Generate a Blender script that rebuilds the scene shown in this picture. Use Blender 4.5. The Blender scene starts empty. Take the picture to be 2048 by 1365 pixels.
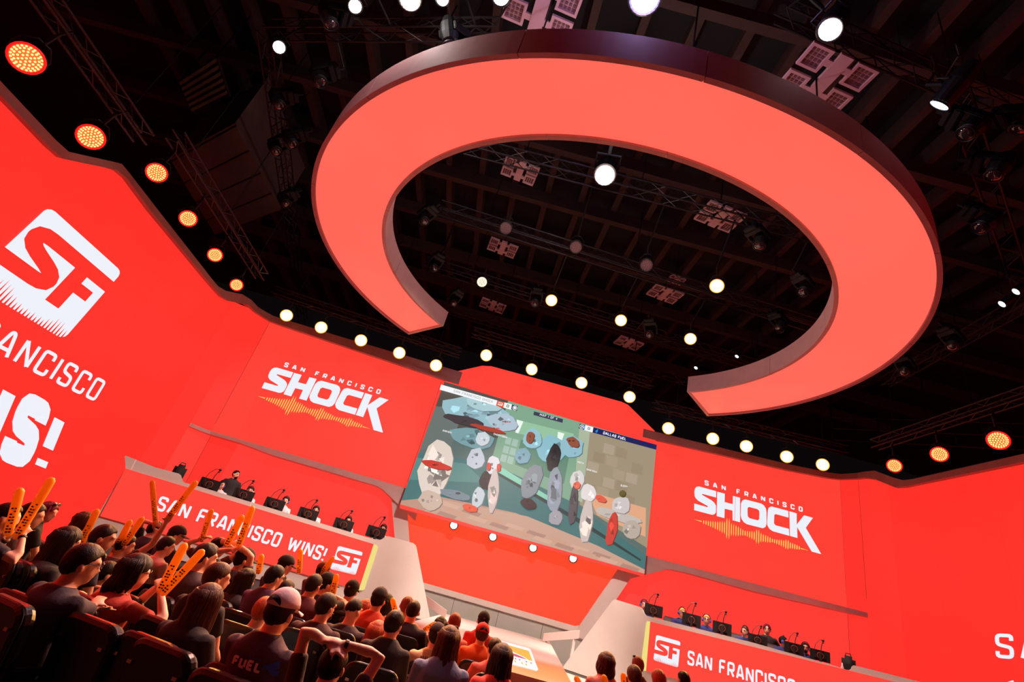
import bpy, bmesh, math, random
import numpy as np
from mathutils import Vector, Matrix
from mathutils.geometry import tessellate_polygon
random.seed(11)
sc = bpy.context.scene
C = sc.collection
rad = math.radians
# ------------------------------------------------------------------ camera
F = 1000.0
PITCH, ROLL, CZ = rad(26.5), rad(15.5), 1.78
FW = Vector((0, math.cos(PITCH), math.sin(PITCH)))
R0 = Vector((1, 0, 0)); U0 = Vector((0, -math.sin(PITCH), math.cos(PITCH)))
RT = R0 * math.cos(ROLL) + U0 * math.sin(ROLL)
UP = -R0 * math.sin(ROLL) + U0 * math.cos(ROLL)
EYE = Vector((0, 0, CZ))
cam = bpy.data.cameras.new('camera'); co = bpy.data.objects.new('camera', cam); C.objects.link(co)
cam.sensor_width = 36; cam.lens = F / 2048 * 36; cam.clip_end = 200; cam.clip_start = 0.05
m = Matrix.Identity(4)
for i in range(3):
    m[i][0], m[i][1], m[i][2], m[i][3] = RT[i], UP[i], -FW[i], EYE[i]
co.matrix_world = m
sc.camera = co
# ------------------------------------------------------------------ world, exposure
w = bpy.data.worlds.new('world'); sc.world = w; w.use_nodes = True
w.node_tree.nodes['Background'].inputs[0].default_value = (0.012, 0.008, 0.009, 1)
w.node_tree.nodes['Background'].inputs[1].default_value = 0.25
sc.view_settings.view_transform = 'Standard'; sc.view_settings.look = 'None'
sc.view_settings.exposure = 0.0; sc.view_settings.gamma = 1.0; sc.view_settings.use_curve_mapping = False
sc.cycles.use_denoising = True
sc.cycles.max_bounces = 5; sc.cycles.diffuse_bounces = 3; sc.cycles.glossy_bounces = 2
sc.cycles.sample_clamp_indirect = 4.0
AMBW, REDW, KEYW, FILLW = 1700.0, 420.0, 8600.0, 2700.0      # powers (W) of lamp beams and added fill
# ------------------------------------------------------------------ pixel helpers (place things on real planes)
def ray(px, py):
    return RT * ((px - 1024) / F) + UP * (-(py - 682.5) / F) + FW
def atY(px, py, Y):
    d = ray(px, py); return EYE + d * (Y / d.y)
def atX(px, py, X):
    d = ray(px, py); return EYE + d * (X / d.x)
def atZ(px, py, z):
    d = ray(px, py); return EYE + d * ((z - CZ) / d.z)
def onpl(px, py, p0, n):
    d = ray(px, py); return EYE + d * ((p0 - EYE).dot(n) / d.dot(n))
def atD(px, py, depth):          # optical depth
    return EYE + ray(px, py) * depth
def pix(P):
    v = P - EYE; d = v.dot(FW)
    return 1024 + F * v.dot(RT) / d, 682.5 - F * v.dot(UP) / d
def lerp(poly, x):
    for (a, b), (c, d) in zip(poly, poly[1:]):
        if x <= c or (c, d) == poly[-1]:
            return b + (d - b) * (x - a) / (c - a)
def zcross(x, y, poly):
    lo, hi = -1.0, 22.0
    for _ in range(50):
        m_ = (lo + hi) / 2; p = pix(Vector((x, y, m_)))
        if p[1] > lerp(poly, p[0]): lo = m_
        else: hi = m_
    return lo
# ------------------------------------------------------------------ materials
def srgb(r, g, b):
    f = lambda c: ((c / 255 + 0.055) / 1.055) ** 2.4 if c > 10.3 else c / 255 / 12.92
    return (f(r), f(g), f(b))
MATS = {}
def mat(name, col=(128, 128, 128), rough=.6, metal=0., em=None, es=0., noise=0., nscale=8., bump=0., bscale=60., coat=0., sheen=0., stretch=None, spec=None):
    if name in MATS: return MATS[name]
    m = bpy.data.materials.new(name); m.use_nodes = True
    nt = m.node_tree; b = nt.nodes['Principled BSDF']
    c = srgb(*col)
    b.inputs['Base Color'].default_value = (*c, 1)
    b.inputs['Roughness'].default_value = rough; b.inputs['Metallic'].default_value = metal
    if coat: b.inputs['Coat Weight'].default_value = coat
    if spec is not None: b.inputs['Specular IOR Level'].default_value = spec
    if sheen: b.inputs['Sheen Weight'].default_value = sheen
    tc = nt.nodes.new('ShaderNodeTexCoord'); co_ = tc.outputs['Object']
    if stretch:
        mp = nt.nodes.new('ShaderNodeMapping'); mp.inputs['Scale'].default_value = stretch
        nt.links.new(co_, mp.inputs[0]); co_ = mp.outputs[0]
    if noise:
        n = nt.nodes.new('ShaderNodeTexNoise'); n.inputs['Scale'].default_value = nscale; n.inputs['Detail'].default_value = 4
        nt.links.new(co_, n.inputs['Vector'])
        r = nt.nodes.new('ShaderNodeMapRange'); r.inputs[1].default_value = .3; r.inputs[2].default_value = .7
        r.inputs[3].default_value = 1 - noise; r.inputs[4].default_value = 1 + noise
        nt.links.new(n.outputs[0], r.inputs[0])
        vm = nt.nodes.new('ShaderNodeVectorMath'); vm.operation = 'SCALE'
        src = c if em is None else srgb(*em)
        vm.inputs[0].default_value = src; nt.links.new(r.outputs[0], vm.inputs['Scale'])
        nt.links.new(vm.outputs[0], b.inputs['Base Color' if em is None else 'Emission Color'])
    if em is not None:
        if not noise: b.inputs['Emission Color'].default_value = (*srgb(*em), 1)
        b.inputs['Emission Strength'].default_value = es
    if bump:
        n = nt.nodes.new('ShaderNodeTexNoise'); n.inputs['Scale'].default_value = bscale; n.inputs['Detail'].default_value = 3
        nt.links.new(co_, n.inputs['Vector'])
        bp = nt.nodes.new('ShaderNodeBump'); bp.inputs['Strength'].default_value = bump; bp.inputs['Distance'].default_value = .01
        nt.links.new(n.outputs[0], bp.inputs['Height']); nt.links.new(bp.outputs[0], b.inputs['Normal'])
    MATS[name] = m
    return m
def led(name, r, g, b, s=1.0, base=(18, 10, 10), noise=.03):
    return mat(name, base, .55, em=(r, g, b), es=s, noise=noise, nscale=1.3)
# ------------------------------------------------------------------ object helpers
def link(o, parent=None, rel=None):
    C.objects.link(o)
    if parent is not None:
        o.parent = parent
        if rel == 'world': o.matrix_parent_inverse = parent.matrix_basis.inverted()
    return o
def mesh(name, verts, faces, m=None, parent=None, rel=None, smooth=False):
    me = bpy.data.meshes.new(name); me.from_pydata([tuple(v) for v in verts], [], faces); me.update()
    if m is not None: me.materials.append(m)
    if smooth: me.polygons.foreach_set('use_smooth', [True] * len(me.polygons))
    return link(bpy.data.objects.new(name, me), parent, rel)
def bobj(name, bm, m=None, parent=None, rel=None, smooth=False):
    bmesh.ops.recalc_face_normals(bm, faces=bm.faces)
    me = bpy.data.meshes.new(name); bm.to_mesh(me); bm.free()
    if m is not None: me.materials.append(m)
    if smooth: me.polygons.foreach_set('use_smooth', [True] * len(me.polygons))
    return link(bpy.data.objects.new(name, me), parent, rel)
def tag(o, label=None, cat=None, group=None, kind=None):
    if label: o['label'] = label
    if cat: o['category'] = cat
    if group: o['group'] = group
    if kind: o['kind'] = kind
    return o
def thing(name, loc, label=None, cat=None, rz=0., group=None, kind=None):
    o = bpy.data.objects.new(name, None); o.empty_display_size = .1
    o.location = loc; o.rotation_euler = (0, 0, rz); C.objects.link(o)
    o.matrix_basis = Matrix.Translation(Vector(loc)) @ Matrix.Rotation(rz, 4, 'Z')
    return tag(o, label, cat, group, kind)
def copy_tree(o, parent=None):
    c = o.copy(); C.objects.link(c); c.parent = parent
    for ch in [x for x in o.children]: copy_tree(ch, c)
    return c
def box(bm, c, s, rot=None, bev=0.):
    mt = Matrix.Translation(Vector(c))
    if rot is not None: mt = mt @ rot
    mt = mt @ Matrix.Diagonal((*s, 1))
    r = bmesh.ops.create_cube(bm, size=1, matrix=mt)
    if bev:
        es = list({e for v in r['verts'] for e in v.link_edges})
        bmesh.ops.bevel(bm, geom=es, offset=bev, segments=2, affect='EDGES', clamp_overlap=True)
def frame(d):
    d = d.normalized(); a = Vector((0, 0, 1)) if abs(d.z) < .92 else Vector((1, 0, 0))
    x = a.cross(d).normalized(); return x, d.cross(x)
def tube(bm, pts, rs, seg=10, cap=True, flat=1.0):
    pts = [Vector(p) for p in pts]; n = len(pts)
    if not isinstance(rs, (list, tuple)): rs = [rs] * n
    rings = []; px_ = None
    for i, p in enumerate(pts):
        d = (pts[min(i + 1, n - 1)] - pts[max(i - 1, 0)])
        x, y = frame(d)
        if px_ is not None:
            dn = d.normalized(); x = (px_ - dn * px_.dot(dn))
            x = x.normalized() if x.length > 1e-5 else frame(d)[0]
            y = dn.cross(x)
        px_ = x
        rings.append([bm.verts.new(p + (x * math.cos(t) + y * math.sin(t) * flat) * rs[i]) for t in [2 * math.pi * k / seg for k in range(seg)]])
    for a, b in zip(rings, rings[1:]):
        for k in range(seg):
            bm.faces.new((a[k], a[(k + 1) % seg], b[(k + 1) % seg], b[k]))
    if cap:
        for rg, p, q, r in ((rings[0], pts[0], pts[1], rs[0]), (rings[-1], pts[-1], pts[-2], rs[-1])):
            e = bm.verts.new(p + (p - q).normalized() * r * .6)
            for k in range(seg):
                f = (rg[k], rg[(k + 1) % seg], e)
                bm.faces.new(f if rg is rings[-1] else f[::-1])
    return rings
def ell(bm, c, r, rot=None, u=14, v=9):
    mt = Matrix.Translation(Vector(c))
    if rot is not None: mt = mt @ rot
    bmesh.ops.create_uvsphere(bm, u_segments=u, v_segments=v, radius=1, matrix=mt @ Matrix.Diagonal((*r, 1)))
def cyl(bm, a, b, r, seg=12, r2=None):
    a, b = Vector(a), Vector(b); x, y = frame(b - a); r2 = r if r2 is None else r2
    A = [bm.verts.new(a + (x * math.cos(t) + y * math.sin(t)) * r) for t in [2 * math.pi * k / seg for k in range(seg)]]
    B = [bm.verts.new(b + (x * math.cos(t) + y * math.sin(t)) * r2) for t in [2 * math.pi * k / seg for k in range(seg)]]
    for k in range(seg): bm.faces.new((A[k], A[(k + 1) % seg], B[(k + 1) % seg], B[k]))
    bm.faces.new(A[::-1]); bm.faces.new(B)
def prism(bm, pts, back, holes=()):
    """extrude a planar polygon (3D points) by vector back; concave is fine"""
    loops = [[Vector(p) for p in pts]] + [[Vector(p) for p in h] for h in holes]
    tris = tessellate_polygon(loops); flat = [p for l in loops for p in l]
    a = [bm.verts.new(p) for p in flat]; b = [bm.verts.new(p + back) for p in flat]
    for t in tris:
        try:
            bm.faces.new([a[i] for i in t]); bm.faces.new([b[i] for i in reversed(t)])
        except ValueError: pass
    o = 0
    for l in loops:
        k = len(l)
        for i in range(k):
            j = (i + 1) % k
            bm.faces.new((a[o + i], a[o + j], b[o + j], b[o + i]))
        o += k
def pobj(name, pts, back, m, parent=None, rel=None, holes=()):
    bm = bmesh.new(); prism(bm, pts, back, holes); return bobj(name, bm, m, parent, rel)
class Plane:
    """vertical (or leaning) plane given by a point and normal towards the room"""
    def __init__(s, p0, n):
        s.p0 = Vector(p0); s.n = Vector(n).normalized()
        if s.n.y > 0: pass
        e1 = Vector((0, 0, 1)).cross(s.n).normalized(); s.e1 = e1; s.e2 = s.n.cross(e1).normalized()
    def at(s, px, py, off=0.): return onpl(px, py, s.p0 + s.n * off, s.n)
    def uv(s, px, py, off=0.):
        v = s.at(px, py, off) - s.p0; return Vector((v.dot(s.e1), v.dot(s.e2)))
    def P(s, uv, off=0.): return s.p0 + s.e1 * uv[0] + s.e2 * uv[1] + s.n * off
    def pts(s, l, off=0.): return [s.at(x, y, off) for x, y in l]
def line_plane(a, b):
    """vertical plane through two points, normal to the camera side"""
    a, b = Vector(a), Vector(b); d = b - a; n = Vector((d.y, -d.x, 0)).normalized()
    if (EYE - a).dot(n) < 0: n = -n
    return Plane(a, n)
# ------------------------------------------------------------------ lettering (strokes of a squared sans)
def rnd(pts, r, closed=False):
    out = []; n = len(pts)
    for i, p in enumerate(pts):
        if not closed and i in (0, n - 1): out.append(Vector(p)); continue
        p = Vector(p); a = Vector(pts[i - 1]); b = Vector(pts[(i + 1) % n])
        ra = min(r, (a - p).length * .45); rb = min(r, (b - p).length * .45)
        s, e = p + (a - p).normalized() * ra, p + (b - p).normalized() * rb
        for t in (0, .33, .67, 1): out.append(s * (1 - t) ** 2 + p * 2 * t * (1 - t) + e * t * t)
    return out
W0 = .5
GL = {
 'A': (.56, [[(0, 0), (.21, 1), (.35, 1), (.56, 0)], [(.08, .27), (.48, .27)]]),
 'B': (W0, [[(0, 0), (0, 1), (.44, 1), (.44, .53), (0, .53)], [(.4, .53), (.5, .53), (.5, 0), (0, 0)]]),
 'C': (W0, [[(.5, .72), (.5, 1), (0, 1), (0, 0), (.5, 0), (.5, .28)]]),
 'D': (W0, [[(0, 0), (0, 1), (.5, 1), (.5, 0), (0, 0)]]),
 'E': (.46, [[(.46, 1), (0, 1), (0, 0), (.46, 0)], [(0, .5), (.4, .5)]]),
 'F': (.46, [[(.48, 1), (0, 1), (0, 0)], [(0, .5), (.4, .5)]]),
 'H': (W0, [[(0, 0), (0, 1)], [(.5, 0), (.5, 1)], [(0, .5), (.5, .5)]]),
 'I': (0, [[(0, 0), (0, 1)]]),
 'K': (W0, [[(0, 0), (0, 1)], [(.5, 1), (.05, .5), (.5, 0)]]),
 'L': (.44, [[(0, 1), (0, 0), (.44, 0)]]),
 'M': (.66, [[(0, 0), (0, 1), (.33, .35), (.66, 1), (.66, 0)]]),
 'N': (.54, [[(0, 0), (0, 1)], [(.02, 1), (.52, 0)], [(.54, 0), (.54, 1)]]),
 'O': (W0, [[(0, .5), (0, 1), (.5, 1), (.5, 0), (0, 0), (0, .5)]]),
 'P': (W0, [[(0, 0), (0, 1), (.5, 1), (.5, .45), (0, .45)]]),
 'R': (W0, [[(0, 0), (0, 1), (.5, 1), (.5, .45), (0, .45)], [(.24, .45), (.5, 0)]]),
 'S': (W0, [[(.5, .76), (.5, 1), (0, 1), (0, .56), (.5, .44), (.5, 0), (0, 0), (0, .24)]]),
 'T': (W0, [[(0, 1), (.5, 1)], [(.25, 1), (.25, 0)]]),
 'U': (W0, [[(0, 1), (0, 0), (.5, 0), (.5, 1)]]),
 'W': (.84, [[(0, 1), (.2, 0), (.42, .9), (.64, 0), (.84, 1)]]),
 'Y': (W0, [[(0, 1), (.25, .5), (.5, 1)], [(.25, .5), (.25, 0)]]),
 '0': (.44, [[(0, .5), (0, 1), (.44, 1), (.44, 0), (0, 0), (0, .5)]]),
 '1': (.16, [[(0, .85), (.16, 1), (.16, 0)]]),
 '2': (W0, [[(0, .8), (0, 1), (.5, 1), (.5, .52), (0, .3), (0, 0), (.5, 0)]]),
 '3': (W0, [[(0, 1), (.5, 1), (.5, 0), (0, 0)], [(.1, .52), (.5, .52)]]),
 '4': (W0, [[(.36, 0), (.36, 1), (0, .3), (.5, .3)]]),
 '!': (0, [[(0, 1), (0, .36)], [(0, .1), (0, -.04)]]),
 ' ': (.2, []),
}
def text_quads(s, t=.15, gap=.16):
    """list of quads (u, v), v up 0..1 ; returns quads, width"""
    x = 0; Q = []
    for ch in s:
        w_, strokes = GL[ch]
        for st in strokes:
            p = rnd([(a, b * (1 - t) + t / 2) for a, b in st], .13)
            closed = len(st) > 3 and st[0] == st[-1]
            n = len(p); off = []
            for i in range(n):
                d0 = (p[i] - p[i - 1]) if i else ((p[0] - p[-2]) if closed else p[1] - p[0])
                d1 = (p[i + 1] - p[i]) if i < n - 1 else ((p[1] - p[0]) if closed else p[-1] - p[-2])
                if d0.length < 1e-6: d0 = d1
                if d1.length < 1e-6: d1 = d0
                d0.normalize(); d1.normalize()
                n0 = Vector((-d0.y, d0.x)); n1 = Vector((-d1.y, d1.x)); mm = (n0 + n1)
                mm = mm.normalized() if mm.length > 1e-4 else n0
                off.append(mm * (t / 2 / max(.5, mm.dot(n0))))
            ext = [Vector((0, 0))] * n
            if not closed:
                pass
            for i in range(n - 1):
                a, b = p[i], p[i + 1]
                if (b - a).length < 1e-5: continue
                Q.append([(x + q.x + t / 2, q.y) for q in (a + off[i], b + off[i + 1], b - off[i + 1], a - off[i])])
        x += w_ + t + gap
    return Q, x - gap
def text(name, s, pl, bl, tl, br, m, parent=None, rel=None, t=.15, gap=.16, part=None, off=.012, thick=.008, tr=None, split=False):
    """bl, tl, br: pixels of the bottom-left, top-left and bottom-right corner of the substring `part` (default all)"""
    B, T, R_ = pl.uv(*bl, off), pl.uv(*tl, off), pl.uv(*br, off)
    sub = part or s
    Wp = text_quads(sub, t, gap)[1]
    i0 = s.index(sub); x0 = (text_quads(s[:i0], t, gap)[1] + gap) if i0 else 0
    eu = (R_ - B) / Wp; ev = T - B; ev2 = ev if tr is None else pl.uv(*tr, off) - R_
    groups = [(0, s)]
    if split:
        groups = []; x = 0
        for ch in s:
            if ch != ' ': groups.append((x, ch))
            x += GL[ch][0] + t + gap
    for xs, g_ in groups:
        bm = bmesh.new()
        for q in text_quads(g_, t, gap)[0]:
            W3 = lambda u, v, o: pl.P(B + eu * (u + xs - x0) + ev.lerp(ev2, (u + xs - x0) / Wp) * v, o)
            a = [bm.verts.new(W3(u, v, off)) for u, v in q]
            b = [bm.verts.new(W3(u, v, off - thick)) for u, v in q]
            bm.faces.new(a)
            for k in range(4): bm.faces.new((a[k], a[(k + 1) % 4], b[(k + 1) % 4], b[k]))
        o = bobj('letter' if split else name, bm, m, parent, rel)
    return o
# ------------------------------------------------------------------ materials of the hall
RED = led('led_red_side', 255, 47, 38)
RED2 = led('led_red_side_pale', 255, 50, 41)
REDC = led('led_red_panel', 255, 64, 52)  # paler red carries the front light wash in its emission colour
REDL = led('led_red_lower', 255, 60, 52)
REDO = led('led_red_centre', 252, 70, 40)
WHITE_LED = mat('led_white', (30, 30, 30), .5, em=(240, 246, 255), es=.95)
YEL_LED = mat('led_yellow', (40, 36, 18), .5, em=(240, 222, 130), es=.95)
GOLD_LED = mat('led_gold', (40, 36, 18), .5, em=(255, 205, 96), es=1.0)
CORN = mat('cornice_metal', (186, 140, 134), .5, 0., noise=.08, nscale=3)
SATIN = mat('satin_metal', (226, 196, 188), .4, .1, noise=.05, nscale=3)
PANEL = mat('painted_panel', (205, 196, 188), .5, noise=.03, nscale=2)
STAGEW = mat('stage_white', (222, 214, 206), .3, noise=.03, nscale=1.5)
DARKF = mat('dark_carpet', (22, 18, 18), .9, noise=.3, nscale=30, bump=.3, bscale=200)
ROOF = mat('roof_black', (16, 12, 12), .9, noise=.4, nscale=.8)
SEAM = mat('seam_line', (60, 34, 34), .6)
# ------------------------------------------------------------------ floor and roof
fl = mesh('floor', [(-26, -6, 0), (30, -6, 0), (30, 32, 0), (-26, 32, 0), (-26, -6, -.2), (30, -6, -.2), (30, 32, -.2), (-26, 32, -.2)],
     [(0, 1, 2, 3), (7, 6, 5, 4), (0, 4, 5, 1), (1, 5, 6, 2), (2, 6, 7, 3), (3, 7, 4, 0)], DARKF)
tag(fl, 'dark carpeted arena floor under the seats', kind='structure')
bm = bmesh.new(); box(bm, (2, 13, 16.2), (56, 38, .3))
tag(bobj('ceiling', bm, ROOF), 'black studio roof above the rigging', kind='structure')
# ------------------------------------------------------------------ LED walls
TOP_L = [(-150, 35), (0, 189), (120, 316), (131, 319), (238, 341), (246, 346), (300, 420), (416, 562), (440, 590), (452, 602), (495, 608), (511, 624), (543, 644), (892, 761)]
COR_L = [(-150, 2), (0, 161), (133, 303), (245, 328), (316, 420), (427, 562), (443, 580), (460, 584), (495, 591), (514, 613), (543, 631), (672, 671), (900, 738)]
TOP_R = [(1311, 880), (1572, 940), (1660, 957), (1691, 960), (1741, 955), (1791, 976), (1807, 974), (2048, 924), (2400, 850)]
COR_R = [(1311, 864), (1572, 928), (1660, 946), (1691, 950), (1747, 941), (1800, 961), (1815, 961), (2048, 908), (2400, 832)]
SH_LT = [(379, 845), (396, 853), (416, 861), (480, 879), (808, 976)]
SH_LB = [(378, 853), (413, 867), (480, 886), (543, 910), (753, 972), (763, 977), (796, 1009)]
SH_RT = [(1291, 1112), (1380, 1135), (1737, 1227)]
SH_RB = [(1288, 1151), (1334, 1139), (1345, 1140), (1380, 1148), (1514, 1185), (1735, 1235)]
def dens(path, step):
    out = [Vector(path[0])]
    for a, b in zip(path, path[1:]):
        a, b = Vector(a), Vector(b); k = max(1, int((b - a).length / step))
        out += [a + (b - a) * (i + 1) / k for i in range(k)]
    return out
def nrm(path, i):
    d = path[min(i + 1, len(path) - 1)] - path[max(i - 1, 0)]
    n = Vector((d.y, -d.x)).normalized()
    return n
XL = lambda Y: -10.6 + .05 * (Y - 17)
XR = lambda Y: 15.4 - .05 * (Y - 17)
PL_SIDE = [(XL(2.0), 2.0), (XL(5), 5), (XL(8), 8), (XL(11), 11), (XL(14), 14), (XL(16.2), 16.2), (-10.5, 17.5), (-10.17, 18.4)]
PL_MAIN = [(-10.17, 18.4), (-9.6, 18.85), (-8.8, 19.1), (-5.6, 19.55), (-2.42, 20.0), (-1.7, 20.08)]
PR_MAIN = [(6.4, 20.08), (7.13, 20.0), (10.3, 19.55), (13.4, 19.15), (14.3, 18.95), (14.8, 18.6)]
PR_SIDE = [(14.8, 18.6), (15.2, 17.6), (XR(16.2), 16.2), (XR(14), 14), (XR(11), 11), (XR(8), 8), (XR(5), 5), (XR(2), 2.)]
def wall(name, path, top, bot, mats_, label, step=.5):
    r = thing(name, (path[0][0], path[0][1], 0), label, None, kind='structure')
    for k in range(len(path) - 1):
        p = dens(path[k:k + 2], step); V = []; Fc = []
        d = (p[-1] - p[0]).normalized(); n = Vector((d.y, -d.x)); g = .004
        for i, q in enumerate(p):
            if i == 0: q = q + d * g
            if i == len(p) - 1: q = q - d * g
            zt = zcross(q.x, q.y, top); zb = bot if isinstance(bot, (int, float)) else zcross(q.x, q.y, bot)
            zt = max(zt, zb + .1)
            b = -n * .12
            V += [(q.x, q.y, zb), (q.x, q.y, zt), (q.x + b.x, q.y + b.y, zt), (q.x + b.x, q.y + b.y, zb)]
            if i:
                o = 4 * (i - 1)
                for a, c in ((0, 1), (1, 2), (2, 3), (3, 0)): Fc.append((o + a, o + 4 + a, o + 4 + c, o + c))
        e = 4 * (len(p) - 1); Fc += [(0, 1, 2, 3), (e + 3, e + 2, e + 1, e)]
        mesh('panel', V, Fc, mats_[k % len(mats_)], r, 'world')
    return r
wall('wall_left', PL_SIDE, TOP_L, 0., [RED, RED, RED, RED, RED, RED, RED2], 'left red video wall with a stepped top edge')
wall('wall_right', PR_SIDE, TOP_R, 0., [RED2, RED, RED, RED, RED, RED, RED], 'right red video wall with a notched top edge')
wall('wall_back_left', PL_MAIN, TOP_L, SH_LT, [RED2, REDC, REDC, REDC, REDC], 'upper red video wall beside the screen, nearer the desk with the yellow right end', .4)
wall('wall_back_right', PR_MAIN, TOP_R, SH_RT, [REDC, REDC, REDC, REDC, RED2], 'upper red video wall beside the screen, above the players in blue', .4)
def wall_const(name, path, zt, zb, mats_, label):
    r = thing(name, (path[0][0], path[0][1], 0), label, None, kind='structure')
    for k in range(len(path) - 1):
        a, b = Vector(path[k]), Vector(path[k + 1]); d = (b - a).normalized(); n = Vector((d.y, -d.x)) * -.1
        a, b = a + d * .004, b - d * .004
        pts = [(a.x, a.y, zb), (b.x, b.y, zb), (b.x, b.y, zt), (a.x, a.y, zt)]
        bm = bmesh.new(); prism(bm, pts, Vector((n.x, n.y, 0))); bobj('panel', bm, mats_[k % len(mats_)], r, 'world')
    return r
wall_const('wall_lower_left', [(-10.25, 18.5), (-9.7, 19.2), (-8.8, 19.5), (-7.2, 19.7), (-5.4, 19.95), (-2.2, 20.4), (-.9, 20.6)], 4.75, 0, [REDL, RED2, REDL, REDL, REDL], 'recessed lower red wall behind the players in white and grey')
wall_const('wall_lower_right', [(4.9, 20.7), (7.0, 20.4), (9.6, 20.0), (12., 19.75), (13.6, 19.5), (14.5, 19.2), (14.9, 18.7)], 4.9, 0, [REDL, REDL, REDL, REDL, REDL, RED2], 'recessed lower red wall behind the players in blue')
# the side walls run on past the photographer
for nm, xf in (('wall_left', XL), ('wall_right', XR)):
    for k in range(3):
        y0, y1 = 2 - 3 * k, -1 - 3 * k; s_ = -1 if nm == 'wall_left' else 1
        bm = bmesh.new(); prism(bm, [(xf(y0), y0, 0), (xf(y1), y1 + .008, 0), (xf(y1), y1 + .008, 9.2), (xf(y0), y0, 9.2)], Vector((s_ * .12, 0, 0)))
        bobj('panel', bm, RED, bpy.data.objects[nm], 'world')
def sweep(name, path, lo, hi, fwd, m, label, step=.35, back=.14):
    """a moulding with a box section that follows a wall, its front face between two measured edges"""
    p = dens(path, step); V = []; Fc = []
    for i, q in enumerate(p):
        n = nrm(p, i); f = q + n * fwd; bk = q - n * back
        z0 = zcross(f.x, f.y, lo); z1 = zcross(f.x, f.y, hi)
        if z1 < z0 + .02: z1 = z0 + .02
        V += [(f.x, f.y, z0), (f.x, f.y, z1), (bk.x, bk.y, z1), (bk.x, bk.y, z0)]
        if i:
            o = 4 * (i - 1)
            for a, c in ((0, 1), (1, 2), (2, 3), (3, 0)): Fc.append((o + a, o + 4 + a, o + 4 + c, o + c))
    e = 4 * (len(p) - 1); Fc += [(0, 1, 2, 3), (e + 3, e + 2, e + 1, e)]
    o = mesh(name, V, Fc, m); return tag(o, label, kind='structure')
sweep('trim_1', PL_SIDE + PL_MAIN[1:], TOP_L, COR_L, .16, CORN, 'dark metal cornice along the left wall top')
sweep('trim_2', PR_MAIN + PR_SIDE[1:], TOP_R, COR_R, .16, CORN, 'dark metal cornice along the right wall top')
sweep('trim_3', PL_MAIN, SH_LB, SH_LT, .06, SATIN, 'satin metal ledge under the upper wall, over the players in white and grey', .2, back=.5)
sweep('trim_4', PR_MAIN, SH_RB, SH_RT, .06, SATIN, 'satin metal ledge under the upper wall, over the players in blue', .2, back=.5)
# ------------------------------------------------------------------ hood, centre panel, pillars, stage
PLW_L = line_plane((-8.8, 19.1, 0), (-2.42, 20., 0))
PLW_R = line_plane((7.13, 20., 0), (13.4, 19.15, 0))
SCR = Plane((0, 19.6, 3.), (0, -1, .052))
pobj('trim_5', SCR.pts([(891, 764), (898, 749), (906, 745), (964, 732), (983, 733), (1243, 804), (1256, 810), (1309, 862), (1311, 874), (1312, 890)], -.02), Vector((0, .35, 0)), REDC)
tag(bpy.data.objects['trim_5'], 'red sloping hood above the big game screen', kind='structure')
LOWP = Plane((0, 20.1, 3.), (0, -1, 0))
r = thing('wall_centre', (2.4, 20.2, 0), 'red tapering wall under the big screen', kind='structure')
pobj('panel', LOWP.pts([(808, 1012), (1244, 1139), (1160, 1251), (1150, 1253), (823, 1160)]), Vector((0, .15, 0)), REDO, r, 'world')
pobj('lip', LOWP.pts([(822, 1159), (1150, 1253), (1158, 1252), (1152, 1266), (822, 1171)], .08), Vector((0, .2, 0)), STAGEW, r, 'world')
SILL = mat('stage_backing', (176, 182, 172), .5, noise=.04, nscale=1.2)
zlo = .1
a, b = LOWP.at(822, 1171), LOWP.at(1175, 1272)
for k in range(4):
    t0, t1 = k / 4, (k + 1) / 4 - .002
    p, q = a.lerp(b, t0), a.lerp(b, t1)
    pobj('backing_board', [(p.x, p.y, zlo), (q.x, q.y, zlo), (q.x, q.y, q.z), (p.x, p.y, p.z)], Vector((0, .12, 0)), SILL, r, 'world')
pobj('trim_6', LOWP.pts([(783, 1000), (814, 1018), (824, 1162), (797, 1162)], .1), Vector((0, .35, 0)), PANEL)
tag(bpy.data.objects['trim_6'], 'pale pillar under the screen beside the players in white', kind='structure')
pobj('trim_7', LOWP.pts([(1238, 1138), (1268, 1147), (1176, 1284), (1146, 1272)], .1), Vector((0, .35, 0)), PANEL)
tag(bpy.data.objects['trim_7'], 'pale pillar under the screen beside the players in blue', kind='structure')
# walkway with the luminous floor panel
ZS = .84
R1 = atZ(1096, 1282, ZS); R2 = atZ(1150, 1380, ZS); L1 = atZ(890, 1228, ZS); L1.y = min(L1.y, 19.8); R1.y = min(R1.y, 19.8)
L2 = Vector((-.9, R2.y, ZS))
st = pobj('stage_walkway', [L1, R1, R2, L2], Vector((0, 0, -ZS + .01)), STAGEW)
tag(st, 'pale glossy stage walkway leading to the screen', 'stage', kind='structure')
bm = bmesh.new(); prism(bm, [(-4.2, 20.0, .3), (8.6, 20.0, .3), (6.2, 12.6, .3), (-1.8, 12.6, .3)], Vector((0, 0, -.29)))
tag(bobj('stage_base', bm, SILL), 'low grey stage floor beside the walkway', 'stage', kind='structure')
for nm, pp in (('rail', [(1088, 1268), (1160, 1262)]), ('rail', [(852, 1192), (894, 1222)])):
    A, B = atY(*pp[0], 18.6), atY(*pp[1], 17.2)
    bm = bmesh.new(); prism(bm, [A, B, B - Vector((0, 0, .22)), A - Vector((0, 0, .22))], Vector((0, .15, 0)))
    for P in (A.lerp(B, .1), A.lerp(B, .9)): prism(bm, [P - Vector((.04, -.05, .2)), P - Vector((-.04, -.05, .2)), Vector((P.x + .04, P.y + .05, .28)), Vector((P.x - .04, P.y + .05, .28))], Vector((0, .06, 0)))
    tag(bobj('stage_rail', bm, STAGEW), 'white beam closing the stage ' + ('beside the wedge of the blue team' if pp[0][0] > 1000 else 'beside the wedge of the white and grey team'), 'rail')
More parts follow.
